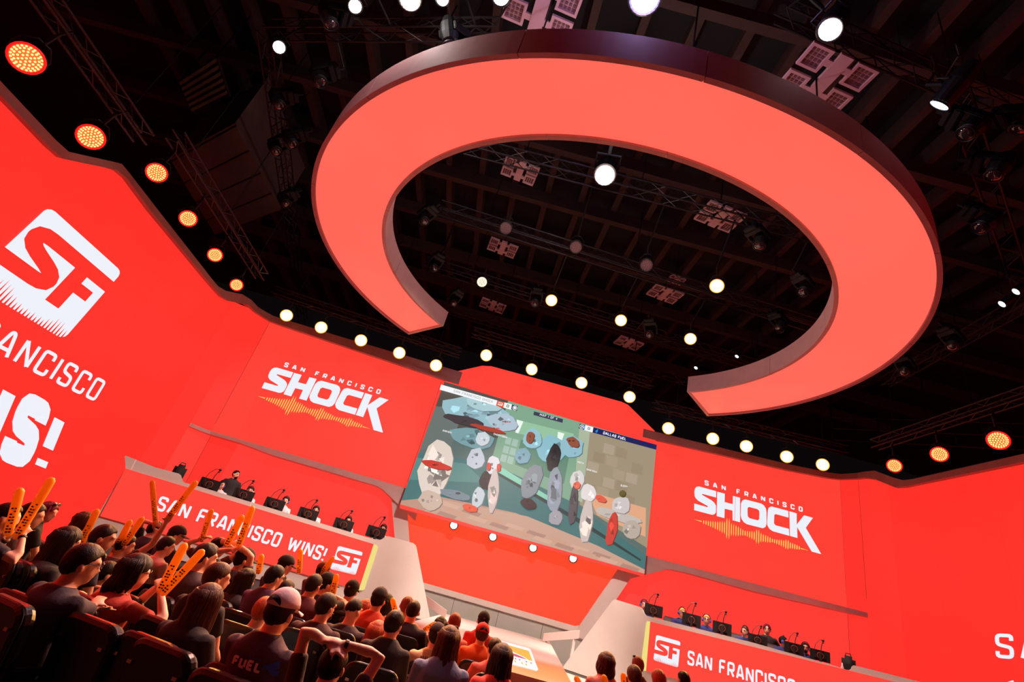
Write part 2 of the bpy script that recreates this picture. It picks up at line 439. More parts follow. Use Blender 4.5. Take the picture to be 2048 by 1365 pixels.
e = R2 - R1
ZL = ZS + .012
fp = [atZ(*p, ZL) for p in ((966, 1273), (1057, 1297), (1061, 1300), (1076, 1339), (1073, 1341), (1000, 1322), (984, 1317))]
fr = thing('floor_screen', (fp[0] + fp[3]) / 2 * 1 - Vector((0, 0, .012)), 'white luminous floor panel with orange emblem set in the walkway', 'floor panel')
FWHITE = mat('floor_white_led', (60, 60, 60), .4, em=(250, 244, 250), es=1.0)
FOR = mat('floor_orange_led', (60, 40, 10), .4, em=(255, 180, 70), es=1.0)
FPU = mat('floor_plum_led', (60, 20, 40), .4, em=(190, 70, 110), es=.9)
pobj('panel', fp, Vector((0, 0, -.01)), FWHITE, fr, 'world')
fz = lambda pp: [atZ(980 + x / 14.37, 1270 + y / 14.37, ZL + .004) for x, y in pp]
pobj('emblem', fz([(270, 230), (1115, 470), (1220, 755), (1120, 735), (980, 640), (700, 510), (430, 360)]), Vector((0, 0, -.003)), FOR, fr, 'world')
pobj('emblem', fz([(560, 505), (760, 570), (950, 655), (1050, 710), (780, 640), (560, 570)]), Vector((0, 0, -.003)), FPU, fr, 'world')
for x, y in ((735, 690), (850, 720), (1045, 775), (1178, 815)):
    pobj('mark', fz([(x - 22, y - 20), (x + 18, y - 10), (x + 24, y + 20), (x - 14, y + 12)]), Vector((0, 0, -.003)), FPU, fr, 'world')
for x, y in ((725, 768), (925, 822), (1040, 858)):
    pobj('mark', fz([(x - 34, y - 32), (x + 14, y - 18), (x + 34, y + 30), (x - 16, y + 18)]), Vector((0, 0, -.003)), FOR, fr, 'world')
# ------------------------------------------------------------------ wall lettering and logos
def hom(src, dst):
    A = []; b = []
    for (x, y), (u, v) in zip(src, dst):
        A += [[x, y, 1, 0, 0, 0, -u * x, -u * y], [0, 0, 0, x, y, 1, -v * x, -v * y]]; b += [u, v]
    h = np.linalg.lstsq(np.array(A, float), np.array(b, float), rcond=None)[0]
    def f(p):
        x, y = p; w_ = h[6] * x + h[7] * y + 1
        return (h[0] * x + h[1] * y + h[2]) / w_, (h[3] * x + h[4] * y + h[5]) / w_
    return f
SHOCK = {
 'S': ([(320, 188), (560, 258), (522, 338), (330, 284), (318, 288), (318, 298), (430, 370), (460, 402), (470, 440), (440, 505), (420, 535), (385, 553), (350, 556), (98, 485), (140, 402), (325, 456), (338, 450), (335, 440), (220, 368), (196, 335), (193, 305), (215, 250), (245, 210), (280, 190)], []),
 'H': ([(574, 265), (682, 295), (628, 402), (745, 433), (797, 328), (900, 355), (752, 670), (645, 640), (702, 515), (588, 487), (527, 608), (418, 575)], []),
 'O': ([(970, 380), (1200, 442), (1235, 468), (1248, 510), (1235, 560), (1165, 710), (1130, 748), (1080, 762), (850, 700), (810, 670), (795, 625), (805, 580), (880, 430), (920, 392)],
       [[(985, 478), (1105, 510), (1127, 530), (1120, 558), (1080, 640), (1050, 658), (930, 625), (912, 602), (918, 578), (955, 495)]]),
 'C': ([(1350, 487), (1595, 555), (1560, 640), (1375, 587), (1345, 597), (1290, 705), (1302, 733), (1497, 787), (1463, 877), (1225, 808), (1185, 775), (1172, 730), (1185, 690), (1270, 535), (1300, 500)], []),
 'K': ([(1612, 560), (1715, 592), (1650, 738), (1825, 622), (1953, 660), (1778, 785), (1872, 1140), (1735, 1100), (1643, 765), (1582, 912), (1475, 880)], []),
}
AMP = [27, 32, 38, 45, 50, 60, 68, 78, 90, 95, 155, 155, 95, 90, 85, 75, 60, 48, 40, 45, 52, 62, 68, 105, 105, 70, 60, 55, 50, 42, 30, 32, 35, 40, 48, 52, 70, 70, 48, 42, 40, 35, 28]
idm = lambda p: (510 + p[0] / 7.314, 710 + p[1] / 7.314)
rmap = hom([idm(p) for p in ((98, 485), (1953, 660), (1872, 1140), (320, 188), (40, 605), (1680, 1082), (418, 575), (752, 670))],
           [(1370 + x / 7.062, 940 + y / 7.062) for x, y in ((130, 570), (1807, 680), (1922, 1193), (200, 238), (130, 703), (1740, 1140), (447, 655), (778, 745))])
def shock_logo(pl, f, wallroot, label):
    n = pl.n; g = lambda pts: [pl.at(*f(idm(p)), .02) for p in pts]
    bk = n * -.012
    for k, (o, h) in SHOCK.items():
        pobj('letter', g(o), bk, WHITE_LED, wallroot, 'world', [g(x) for x in h])
    bm = bmesh.new(); N = len(AMP)
    for i, a in enumerate(AMP):
        t = i / (N - 1); cx, cy = 175 + (1553 - 175) * t, 645 + (1043 - 645) * t; ux, uy = .446, -.895; q = 6.5
        prism(bm, g([(cx + ux * a, cy + uy * a), (cx + ux * a * .6 + q, cy + uy * a * .6 + 2), (cx - ux * a * .6 + q, cy - uy * a * .6 + 2), (cx - ux * a, cy - uy * a), (cx - ux * a * .6 - q, cy - uy * a * .6 - 2), (cx + ux * a * .6 - q, cy + uy * a * .6 - 2)]), bk)
    prism(bm, g([(40, 604), (148, 628), (143, 642)]), bk); prism(bm, g([(1682, 1083), (1575, 1046), (1572, 1058)]), bk)
    bobj('waveform', bm, GOLD_LED, wallroot, 'world')
    class Q:  # lettering above the logo, mapped through f
        pass
    Qd, W_ = text_quads('SAN FRANCISCO', .2, .72)
    bm = bmesh.new()
    for q in Qd:
        pts = [(418 + (1822 - 418) * u / W_ + 27 * v, 172 + (578 - 172) * u / W_ - 64 * v) for u, v in q]
        prism(bm, g(pts), bk)
    bobj('lettering', bm, WHITE_LED, wallroot, 'world')
shock_logo(PLW_L, lambda p: p, bpy.data.objects['wall_back_left'], '')
shock_logo(PLW_R, rmap, bpy.data.objects['wall_back_right'], '')
SFU = {
 'S': [(1.02, .235), (.12, .235), (.11, .39), (.47, .515), (.47, .65), (-.02, .65)],
 'stem': [(.655, .76), (.655, .2)], 'arm': [(.655, .47), (.9, .47)],
}
def stroke(pts, t, r=.09):
    p = rnd(pts, r); n = len(p); L = []; Rr = []
    for i in range(n):
        d0 = p[i] - p[i - 1] if i else p[1] - p[0]; d1 = p[i + 1] - p[i] if i < n - 1 else p[-1] - p[-2]
        d0 = d0.normalized(); d1 = d1.normalized() if d1.length > 1e-6 else d0
        n0 = Vector((-d0.y, d0.x)); mm = n0 + Vector((-d1.y, d1.x)); mm.normalize(); o = mm * (t / 2 / max(.6, mm.dot(n0)))
        L.append(p[i] + o); Rr.append(p[i] - o)
    return L, Rr
def sf_logo(pl, TL, TR, BL, root, whitem, redm, name='emblem', off=.02, BR=None):
    """white rounded square with red SF strokes and a waveform along its lower edge"""
    a, b, c = pl.uv(*TL, off), pl.uv(*TR, off), pl.uv(*BL, off); eu, ev = b - a, c - a
    G = lambda pts, o=0.: [pl.P(a + eu * u + ev * v, off + o) for u, v in pts]
    bk = pl.n * -.008
    rr = .07; sq = []
    for cx, cy, s0 in ((1 - rr, rr, -90), (1 - rr, 1 - rr, 0), (rr, 1 - rr, 90), (rr, rr, 180)):
        sq += [(cx + rr * math.cos(rad(s0 + k * 30)), cy + rr * math.sin(rad(s0 + k * 30))) for k in range(4)]
    o = pobj(name, G(sq), bk, whitem, root, 'world')
    bm = bmesh.new()
    L, R_ = stroke(SFU['S'], .155, .12)
    for i in range(len(L) - 1): prism(bm, G([L[i], L[i + 1], R_[i + 1], R_[i]], .004), bk * .4)
    for k, t in (('stem', .16), ('arm', .13)):
        L, R_ = stroke(SFU[k], t); prism(bm, G([L[0], L[-1], R_[-1], R_[0]], .004), bk * .4)
    N = 26
    for i in range(N):
        u = .035 + .93 * i / (N - 1); h = .05 + .13 * math.exp(-((u - .22) / .13) ** 2) + .09 * math.exp(-((u - .85) / .1) ** 2) + .02 * (i % 2)
        prism(bm, G([(u - .010, 1.005), (u, .99 - h), (u + .010, 1.005)], .004), bk * .4)
    bobj(name + '_strokes', bm, redm, root, 'world')
# left wall: SF emblem, SAN FRANCISCO, WINS!
a = Vector((XL(5), 5, 0)); b = Vector((XL(14), 14, 0)); PSL = line_plane(a, b)
c = Vector((XR(5), 5, 0)); d = Vector((XR(14), 14, 0)); PSR = line_plane(c, d)
wl, wr = bpy.data.objects['wall_left'], bpy.data.objects['wall_right']
cp = lambda x, y: (x / 2.3525, 400 + y / 2.3525)
sf_logo(PSL, cp(232, 30), cp(575, 340), cp(-150, 385), wl, WHITE_LED, RED)
text('lettering', 'SAN FRANCISCO', PSL, cp(-45, 715), cp(38, 600), cp(445, 950), WHITE_LED, wl, 'world', split=True, part='ANCISCO', t=.13, gap=.22)
text('lettering', 'WINS!', PSL, cp(-20, 1218), cp(120, 890), cp(200, 1302), WHITE_LED, wl, 'world', split=True, part='S!', t=.3, gap=.14)
cq = lambda x, y: (1960 + x / 10.92, 1240 + y / 10.92)
text('lettering', 'SAN FRANCISCO', PSR, cq(345, 835), cq(320, 300), cq(745, 868), WHITE_LED, wr, 'world', split=True, part='S', t=.14, gap=.22)
text('lettering', 'WINS!', PSR, cq(700, 2300), cq(450, 1195), cq(1750, 2450), WHITE_LED, wr, 'world', split=True, part='W', t=.3, gap=.14)
# ------------------------------------------------------------------ the big screen
s2 = lambda x, y: (780 + x / 3.25, 740 + y / 3.25)
h3 = lambda x, y: (860 + x / 8.533, 750 + y / 8.533)
h4 = lambda x, y: (1090 + x / 8.533, 800 + y / 8.533)
P0 = SCR.at(1044, 1079)
scr = thing('video_screen', (P0.x, 19.6, P0.z), 'big video screen showing a stone-paved street picture and score bars', 'screen')
EDGE = [(889, 764), (1313, 891), (1289, 1148), (800, 1009)]
pobj('casing', SCR.pts(EDGE, .05), Vector((0, .25, 0)), mat('screen_casing', (40, 40, 42), .5), scr, 'world')
pobj('lower_lip', SCR.pts([(800, 1009), (1289, 1148), (1288, 1153), (799, 1016)], .07), Vector((0, .25, 0)), REDC, scr, 'world')
_layer = [0]
def em(col): return mat('screen_%d_%d_%d' % col, (10, 10, 10), .5, em=col, es=1.0)
def sp(name, pts, col, f=s2, off=None, root=None):
    _layer[0] += 1
    o = .055 + _layer[0] * .0003
    return pobj(name, [SCR.at(*f(*p), o) for p in pts], Vector((0, .0002, 0)), em(col), root or scr, 'world')
def ellp(cx, cy, rx, ry, rot=14, n=26, p=2.0):
    r_ = rad(rot); out = []
    for k in range(n):
        t = 2 * math.pi * k / n; x = rx * math.copysign(abs(math.cos(t)) ** (2 / p), math.cos(t)); y = ry * math.copysign(abs(math.sin(t)) ** (2 / p), math.sin(t))
        out.append((cx + x * math.cos(r_) - y * math.sin(r_), cy + x * math.sin(r_) + y * math.cos(r_)))
    return out
ED = [((x - 780) * 3.25, (y - 740) * 3.25) for x, y in EDGE]
pic = sp('picture', ED, (92, 112, 108))
def pp(pts, col): sp('picture_patch', pts, col)
TLc, TRc, BRc, BLc = [Vector(p) for p in ED]
def uvp(u, v): return tuple((TLc.lerp(TRc, u)).lerp(BLc.lerp(BRc, u), v))
pp([uvp(0, 0), uvp(.3, 0), uvp(.3, .3), uvp(0, .42)], (84, 78, 72))
pp([uvp(.0, .2), uvp(.12, .16), uvp(.12, .5), uvp(0, .55)], (104, 116, 112))
pp([uvp(.3, 0), uvp(.66, 0), uvp(.68, .62), uvp(.3, .5)], (128, 168, 140))
pp([uvp(.38, .12), uvp(.62, .1), uvp(.64, .2), uvp(.38, .22)], (150, 196, 160))
pp([uvp(.4, .26), uvp(.62, .24), uvp(.62, .5), uvp(.4, .46)], (96, 138, 116))
for i in range(2):
    for j in range(3): pp([uvp(.335 + .03 * i, .27 + .07 * j), uvp(.36 + .03 * i, .27 + .07 * j), uvp(.36 + .03 * i, .325 + .07 * j), uvp(.335 + .03 * i, .325 + .07 * j)], (160, 190, 176))
pp([uvp(.66, 0), uvp(1, 0), uvp(1, .8), uvp(.7, .62)], (160, 146, 122))
for j in range(6):
    for i in range(5):
        if (i + j) % 3 and .755 + .058 * i + .02 * (j % 2) < .985: pp([uvp(.705 + .058 * i + .02 * (j % 2), .1 + .085 * j), uvp(.755 + .058 * i + .02 * (j % 2), .1 + .085 * j), uvp(.755 + .058 * i + .02 * (j % 2), .175 + .085 * j), uvp(.705 + .058 * i + .02 * (j % 2), .175 + .085 * j)], [(168, 152, 128), (154, 138, 114), (174, 158, 136)][(i * 2 + j) % 3])
pp([uvp(.72, .5), uvp(.98, .5), uvp(.99, .72), uvp(.78, .66)], (226, 168, 132))
pp([uvp(.64, .03), uvp(.69, .03), uvp(.71, .6), uvp(.67, .58)], (170, 184, 158))
pp([uvp(0, .58), uvp(.3, .5), uvp(.68, .62), uvp(1, .86), uvp(1, .96), uvp(.6, .84), uvp(.3, .82), uvp(0, .96)], (66, 116, 116))
pp([uvp(0, .62), uvp(.2, .56), uvp(.3, .66), uvp(0, .8)], (84, 138, 134))
pp([uvp(.33, .5), uvp(.6, .64), uvp(.6, .68), uvp(.33, .55)], (136, 206, 180))
pp([uvp(.33, .55), uvp(.72, .73), uvp(.98, .9), uvp(.98, .915), uvp(.7, .755), uvp(.33, .57)], (44, 66, 66))
pp([uvp(0, .97), uvp(.14, .86), uvp(.45, .82), uvp(.75, .88), uvp(1, .985), uvp(1, 1), uvp(0, 1)], (190, 148, 128))
pp([uvp(.1, 1), uvp(.14, .88), uvp(.5, .82), uvp(.8, .89), uvp(1, .97), uvp(1, 1)], (200, 160, 140))
for j in range(3):
    for i in range(9):
        u = .16 + .09 * i + .03 * (j % 2); v = .885 + .04 * j + .008 * i * (1 - j / 3)
        if v < .97 and u < .95: pp([uvp(u, v), uvp(u + .07, v + .006), uvp(u + .06, v + .036), uvp(u - .012, v + .03)], [(212, 168, 146), (178, 136, 120), (206, 156, 132)][(i + 2 * j) % 3])
for u in (.36, .55): pp([uvp(u, .12), uvp(u + .03, .12), uvp(u + .022, .22), uvp(u + .008, .22)], (236, 248, 238))
rs_ = random.Random(5)
def frag(cx, cy, rx, ry, ro, p, col):
    """one abstract mass: an angular outline broken into lighter and darker facets"""
    dark = tuple(int(c * .62) for c in col)
    o = ellp(cx, cy, rx, ry, ro, n=13, p=2.0); o = [(cx + (x - cx) * rs_.uniform(.86, 1.12), cy + (y - cy) * rs_.uniform(.86, 1.12)) for x, y in o]
    pp([(x + 5, y + 5) for x, y in o], dark); pp(o, col)
    for k in range(max(3, int(rx * ry / 900))):
        a = rs_.uniform(0, 6.28); r_ = rs_.uniform(.1, .72); fx, fy = cx + math.cos(a) * rx * r_ * .9, cy + math.sin(a) * ry * r_ * .9; q = rs_.uniform(.12, .3)
        f_ = rs_.choice((.55, .72, .86, 1.12, 1.22)); c2_ = tuple(min(250, int(round(c * f_ / 6) * 6)) for c in col)
        b0 = rs_.uniform(0, 6); n_ = rs_.choice((3, 4, 5)); pp([(fx + math.cos(b0 + 6.283 * j / n_) * (rx + ry) * .5 * q * rs_.uniform(.6, 1.2), fy + math.sin(b0 + 6.283 * j / n_) * ry * q * rs_.uniform(.7, 1.3)) for j in range(n_)], c2_)
# plain stand-in shapes in the colours and sizes of the picture's foreground
for (cx, cy, rx, ry, col, p) in ((560, 275, 235, 85, (150, 190, 200), 2.6), (600, 225, 120, 40, (172, 205, 212), 2), (735, 340, 105, 55, (176, 196, 210), 2), (480, 330, 140, 30, (70, 60, 64), 2), (640, 385, 130, 16, (176, 66, 48), 2),
                                (530, 440, 150, 60, (120, 160, 166), 2.4), (600, 450, 45, 48, (206, 214, 220), 2), (560, 580, 60, 70, (196, 202, 212), 3), (300, 640, 108, 190, (226, 210, 198), 3), (300, 620, 96, 24, (206, 60, 46), 4), (262, 850, 78, 62, (206, 180, 164), 3), (620, 720, 44, 60, (44, 34, 36), 3), (570, 830, 40, 70, (200, 208, 214), 3), (520, 900, 52, 24, (232, 86, 56), 3), (420, 810, 110, 28, (120, 136, 146), 2)):
    frag(cx, cy, rx, ry, 14, p, col)
for (cx, cy, rx, ry, col, p, ro) in ((1045, 520, 95, 90, (138, 190, 204), 3, 14), (925, 450, 60, 68, (150, 196, 208), 3, -10), (1185, 500, 75, 70, (146, 190, 204), 3, 30), (910, 440, 26, 40, (150, 84, 62), 3, 14), (1190, 470, 46, 30, (150, 84, 62), 3, 30), (860, 560, 50, 55, (126, 168, 184), 3, 20), (1060, 570, 40, 90, (44, 42, 44), 3, 14),
                                    (920, 720, 60, 120, (134, 142, 150), 3, 20), (1070, 780, 48, 160, (150, 158, 170), 3, 4), (900, 870, 50, 34, (60, 34, 36), 3, 20), (1075, 960, 44, 50, (164, 160, 166), 3, 10),
                                    (672, 620, 46, 60, (226, 222, 226), 3, 8), (670, 790, 34, 140, (210, 190, 184), 4, 4), (640, 630, 14, 26, (210, 72, 52), 3, 8), (706, 636, 14, 26, (210, 72, 52), 3, 8),
                                    (1215, 720, 44, 70, (220, 214, 212), 3, 10), (1190, 880, 30, 130, (92, 84, 88), 4, 6), (1290, 800, 52, 60, (226, 218, 216), 3, 10), (1275, 990, 40, 150, (206, 190, 184), 4, 6), (1370, 840, 40, 22, (226, 92, 70), 3, 20), (1215, 750, 24, 24, (230, 110, 84), 3, 10),
                                    (1480, 950, 150, 36, (196, 186, 178), 2.4, 16), (1500, 880, 60, 60, (206, 198, 196), 2.4, 10), (1440, 1040, 34, 110, (206, 66, 54), 5, 10), (1570, 1040, 60, 60, (186, 172, 160), 2.4, 10), (1510, 805, 22, 22, (104, 92, 48), 2, 0)):
    frag(cx, cy, rx, ry, ro, p, col)
# score bars and their lettering
sp('score_bar', [(190, 168), (1150, 440), (1125, 530), (165, 255)], (246, 248, 250), h3)
sp('score_bar', [(1150, 440), (1272, 472), (1250, 562), (1125, 528)], (238, 84, 52), h3)
sp('score_bar', [(1272, 472), (1412, 510), (1395, 602), (1250, 562)], (248, 248, 246), h3)
sp('score_bar', [(1398, 508), (1500, 534), (1485, 618), (1384, 592)], (62, 62, 76), h3)
sp('score_icon', ellp(1448, 568, 40, 40), (236, 240, 244), h3); sp('score_icon', ellp(1448, 568, 31, 31), (62, 62, 76), h3); sp('score_icon', ellp(1448, 566, 22, 22, p=3), (240, 244, 248), h3)
sp('score_bar', [(1775, 625), (2270, 758), (2262, 822), (1765, 687)], (60, 60, 84), h3)
sp('score_bar', [(595, 408), (687, 432), (668, 517), (575, 490)], (56, 58, 80), h4)
sp('score_icon', ellp(630, 462, 40, 40), (214, 218, 226), h4); sp('score_icon', ellp(630, 462, 30, 30), (56, 58, 80), h4)
sp('score_icon', [(608, 446), (652, 486), (660, 474), (616, 436)], (214, 218, 226), h4); sp('score_icon', [(648, 438), (604, 478), (612, 488), (656, 450)], (214, 218, 226), h4)
sp('score_bar', [(687, 432), (827, 470), (810, 560), (668, 517)], (246, 248, 252), h4)
sp('score_bar', [(676, 430), (690, 433), (672, 518), (660, 514)], (60, 150, 220), h4)
sp('score_bar', [(827, 470), (1908, 772), (1896, 854), (810, 560)], (22, 34, 92), h4)
sp('score_icon', [(850, 545), (905, 500), (898, 550), (866, 572), (880, 540), (862, 548)], (40, 150, 230), h4)
def stx(s, bl, tl, br, col, f, t=.13, gap=.2):
    _layer[0] += 1; o = .055 + _layer[0] * .0003
    text('lettering', s, SCR, f(*bl), f(*tl), f(*br), em(col), scr, 'world', t=t, gap=gap, off=o, thick=.0002)
stx('SAN FRANCISCO SHOCK', (398, 292), (410, 252), (1072, 485), (120, 122, 134), h3, .1)
stx('0', (1302, 552), (1316, 505), (1340, 563), (40, 40, 52), h3, .16)
stx('MAP 1 OF 4', (1870, 697), (1880, 660), (2265 - 100 + 5, 775), (240, 240, 246), h3, .16)
stx('0', (724, 508), (736, 466), (762, 519), (60, 60, 70), h4, .16)
stx('DALLAS FUEL', (988, 586), (1000, 540), (1380, 697), (246, 248, 252), h4, .2, .14)
sf_logo(SCR, h3(1170, 462), h3(1248, 484), h3(1152, 512), scr, em((246, 246, 246)), em((238, 84, 52)), off=.055 + (_layer[0] + 3) * .0003)
for s, bl, tl, br, f in (('BABYBAY', (215, 965), (222, 935), (372, 1008), h3), ('CHOIHYOBIN', (1083, 1025), (1090, 992), (1308, 1088), h3), ('MOTH', (552, 1075), (558, 1045), (655, 1102), h4), ('SINATRAA', (705, 1200), (712, 1172), (880, 1250), h4)):
    stx(s, bl, tl, br, (244, 240, 240), f, .2, .14)
stx('SLEEPY', (1498, 758), (1501, 745), (1542, 768), (244, 240, 240), s2, .2, .14)
stx('SHOCK', (1228, 812), (1234, 786), (1380, 820), (180, 40, 50), h3, .24, .1)
# ------------------------------------------------------------------ players' desks
def poly_desk(name, label, pl, outline, ledp, yel, textargs, logo, depth, tops, trimname):
    o0 = pl.at(*outline[0]); r = thing(name, (o0.x, o0.y, 0), label, 'desk')
    bkn = -pl.n
    pts = pl.pts(outline)
    bl, br = pts[-1].copy(), pts[0].copy()
    pobj('front_panel', pts, bkn * .1, PANEL, r, 'world')
    lp = pobj('video_fascia', pl.pts(ledp, .03), bkn * .03, REDC, r, 'world')
    yp = pobj('yellow_end', pl.pts(yel, .03), bkn * .03, YEL_LED, r, 'world')
    # table behind the front strip
    a, b = pl.at(*tops[0]), pl.at(*tops[1]); zt = min(a.z, b.z) - .16
    a.z = b.z = zt
    a, b = a + bkn * .1, b + bkn * .1
    pobj('table_top', [a, b, b + bkn * depth, a + bkn * depth], Vector((0, 0, -.05)), mat('table_top', (92, 80, 78), .5), r, 'world')
    return r, zt
KL = line_plane(atY(253, 938, 13.6), atY(745, 1087, 16.0))
KR = line_plane(atY(1760, 1357, 13.0), atY(1301, 1250, 16.0))
c6 = lambda x, y: (240 + x / 8.533, 820 + y / 8.533)
c2 = lambda x, y: (400 + x / 2.936, 900 + y / 2.936)
c3 = lambda x, y: (780 + x / 3.413, 1100 + y / 3.413)
cr = lambda x, y: (1270 + x / 8.904, 1180 + y / 8.904)
cs = lambda x, y: (1470 + x / 7.585, 1230 + y / 7.585)
def down(pl, px, py, z):
    P = pl.at(px, py); return pix(Vector((P.x, P.y, z)))
OL = [down(KL, 252, 920, .02)]
OL = [c6(95, 1000), c6(80, 800), c6(100, 785), c6(280, 855), c6(600, 985), c6(1000, 1090), c6(1035, 1115), c6(1050, 1160), c6(1062, 1210), c6(1095, 1243), c6(1350, 1310), c2(1000, 520), c2(1050, 533), c2(1070, 528), c2(1090, 513), c2(1110, 510), c2(1250, 548), c2(1266, 560), c2(1272, 575), c2(1355, 1010)]
e_ = KL.at(*c2(1380, 1150)); OL += [pix(Vector((e_.x, e_.y, .32)))] if e_.z > .32 else []
P1 = KL.at(*c2(1355, 1010)); OL += [pix(Vector((P1.x + .12, P1.y + .1, .32)))] if False else []
zb = KL.at(*OL[-1]); p_ = KL.at(*c6(95, 1000))
OL += [pix(Vector((p_.x, p_.y, zb.z)))]
dl, ZTL = poly_desk('players_desk', 'long pale desk with a red front reading SAN FRANCISCO WINS and a yellow right end', KL, OL,
    [c6(96, 1003), c2(1020, 555), c2(932, 825), (509, 1121), (200, 1033)], [c2(1020, 555), c2(1040, 562), c2(1046, 575), c2(966, 820), c2(955, 827), c2(932, 825)], None, None, .62, (c6(1200, 1300), c2(1060, 540)), '')
text('lettering', 'SAN FRANCISCO WINS!', KL, (309, 1020), (322, 992), (645, 1124), WHITE_LED, dl, 'world', split=True, part=None, t=.17, gap=.15, off=.05, tr=(657, 1096))
z6 = lambda x, y: (560 + x / 8.03, 1090 + y / 8.03)
sf_logo(KL, z6(938, 20), z6(1332, 122), z6(808, 393), dl, WHITE_LED, REDC, off=.045)
OR = [(1124, 1337), (1224, 1203), (1228, 1200), (1232, 1200), cr(80, 308), cr(110, 325), cr(140, 370), cr(165, 430), cr(185, 455), cr(215, 470), cr(2048, 930), cs(1490, 770), cs(1690, 838), cs(1735, 842), cs(1760, 825), cs(1775, 785), cs(1800, 770), cs(2048, 830), (1900, 1380), (2010, 1412)]
q_ = KR.at(1124, 1337); e2 = KR.at(2010, 1412)
OR += [pix(Vector((e2.x, e2.y, q_.z)))]
drr, ZTR = poly_desk('players_desk', 'long pale desk with a red front, a yellow left end and players in blue', KR, OR,
    [(1300.5, 1244), (1760, 1357), (2010, 1420), (2005, 1520), (1700, 1450), (1292, 1343)], [(1294, 1243), (1300.5, 1244), (1292, 1343), (1281.5, 1341), (1281, 1335), (1292, 1248)], None, None, .62, (cr(300, 490), cs(1420, 730)), '')
text('lettering', 'SAN FRANCISCO WINS!', KR, (1374.5, 1330), (1376, 1301), (1572, 1388), WHITE_LED, drr, 'world', split=True, part='SAN FRANCISC', t=.17, gap=.15, off=.05)
zr = lambda x, y: (1100 + x / 6.827, 1260 + y / 6.827)
sf_logo(KR, zr(1450, 72), zr(1780, 165), zr(1412, 418), drr, WHITE_LED, REDC, off=.045)
# supports down to the floor and the side face of each desk
for nm, pl, ol, root in (('L', KL, OL, dl), ('R', KR, OR, drr)):
    a, b = pl.at(*ol[-1]), pl.at(*ol[-2])
    if nm == 'R': a, b = pl.at(*ol[0]), pl.at(*ol[-1])
    pts = [(a.x, a.y, a.z), (b.x, b.y, b.z), (b.x, b.y, .0), (a.x, a.y, .0)]
    if a.z > .05: pobj('plinth', [Vector(p) - pl.n * .02 for p in pts], -pl.n * .3, mat('plinth', (90, 80, 78), .7), root, 'world')
# return faces that give the wedges their depth
a, b = KR.at(1228, 1201), KR.at(1124, 1337)
pobj('side_return', [a - KR.n * .1, b - KR.n * .1, b - KR.n * .8, a - KR.n * .8], Vector((.05, 0, 0)), PANEL, drr, 'world')
a, b = KL.at(*c2(1268, 562)), KL.at(*c2(1355, 1010))
pobj('side_return', [a - KL.n * .1, b - KL.n * .1, b - KL.n * .8, a - KL.n * .8], Vector((-.05, 0, 0)), PANEL, dl, 'world')
# platforms the players sit on
def platform(name, pl, A, B, z, label, d0=.75, d1=2.6):
    a, b = pl.at(*A), pl.at(*B); a.z = b.z = z
    n = -pl.n
    tag(pobj(name, [a + n * d0, b + n * d0, b + n * d1, a + n * d1], Vector((0, 0, -z + .02)), mat('platform', (60, 40, 40), .7)), label, kind='structure')
ZPL, ZPR = ZTL - .72, ZTR - .72
platform('stage_platform', KL, c6(500, 1100), c2(1060, 540), ZPL, 'raised platform behind the desk with the yellow right end')
platform('stage_platform', KR, cr(215, 480), (1800, 1367), ZPR, 'raised platform behind the desk with the yellow left end')
# thin fascia seams
for pl, P, root in ((KL, ((272, 920), (262, 940)), dl), (KL, (c2(300, 315 - 5), c2(292, 340)), dl)):
    a, b = pl.at(*P[0], .003), pl.at(*P[1], .003); e = pl.e1 * .012
    pobj('seam', [a - e, a + e, b + e, b - e], -pl.n * .002, mat('seam_light', (240, 230, 225), .4), root, 'world')
# ------------------------------------------------------------------ the suspended light ring
HR = CZ + 8.0
OUT = [(631, 420), (637, 337), (688, 250), (749, 203), (871, 144), (980, 122), (1083, 113), (1216, 116), (1369, 145), (1500, 185), (1448, 169), (1674, 272.5), (1758.6, 343), (1813, 400), (1858, 490), (1866, 567), (1852, 631), (1790, 711), (1705, 765), (1620, 799), (1413, 828), (660, 500), (698, 560), (825, 665)]
INN = [(900, 306), (1017, 271), (1120, 268), (1237, 277), (1339.5, 302), (1500, 371), (1516, 380), (1622, 468), (1675, 573), (1668, 626), (1583, 730), (1379, 783), (833, 342), (775, 405.5), (765, 446), (772, 508), (795, 565), (874, 640)]
def plan(l): return np.array([[atZ(x, y, HR).x, atZ(x, y, HR).y] for x, y in l])
po, pi_ = plan(OUT), plan(INN)
RC = (po.min(0) + po.max(0)) / 2
def fit(P):
    d = P - RC; th = np.arctan2(d[:, 1], d[:, 0]); r = np.hypot(d[:, 0], d[:, 1])
    B = lambda t: np.stack([np.ones_like(t), np.cos(t), np.sin(t), np.cos(2 * t), np.sin(2 * t)], -1)
    c = np.linalg.lstsq(B(th), r, rcond=None)[0]
    return lambda t: float(B(np.array([t]))[0] @ c)
ro, ri = fit(po), fit(pi_)
ang = lambda p: math.atan2(p[1] - RC[1], p[0] - RC[0])
aL = ang(plan([(852, 656)])[0]); aR = ang(plan([(1394, 800)])[0])
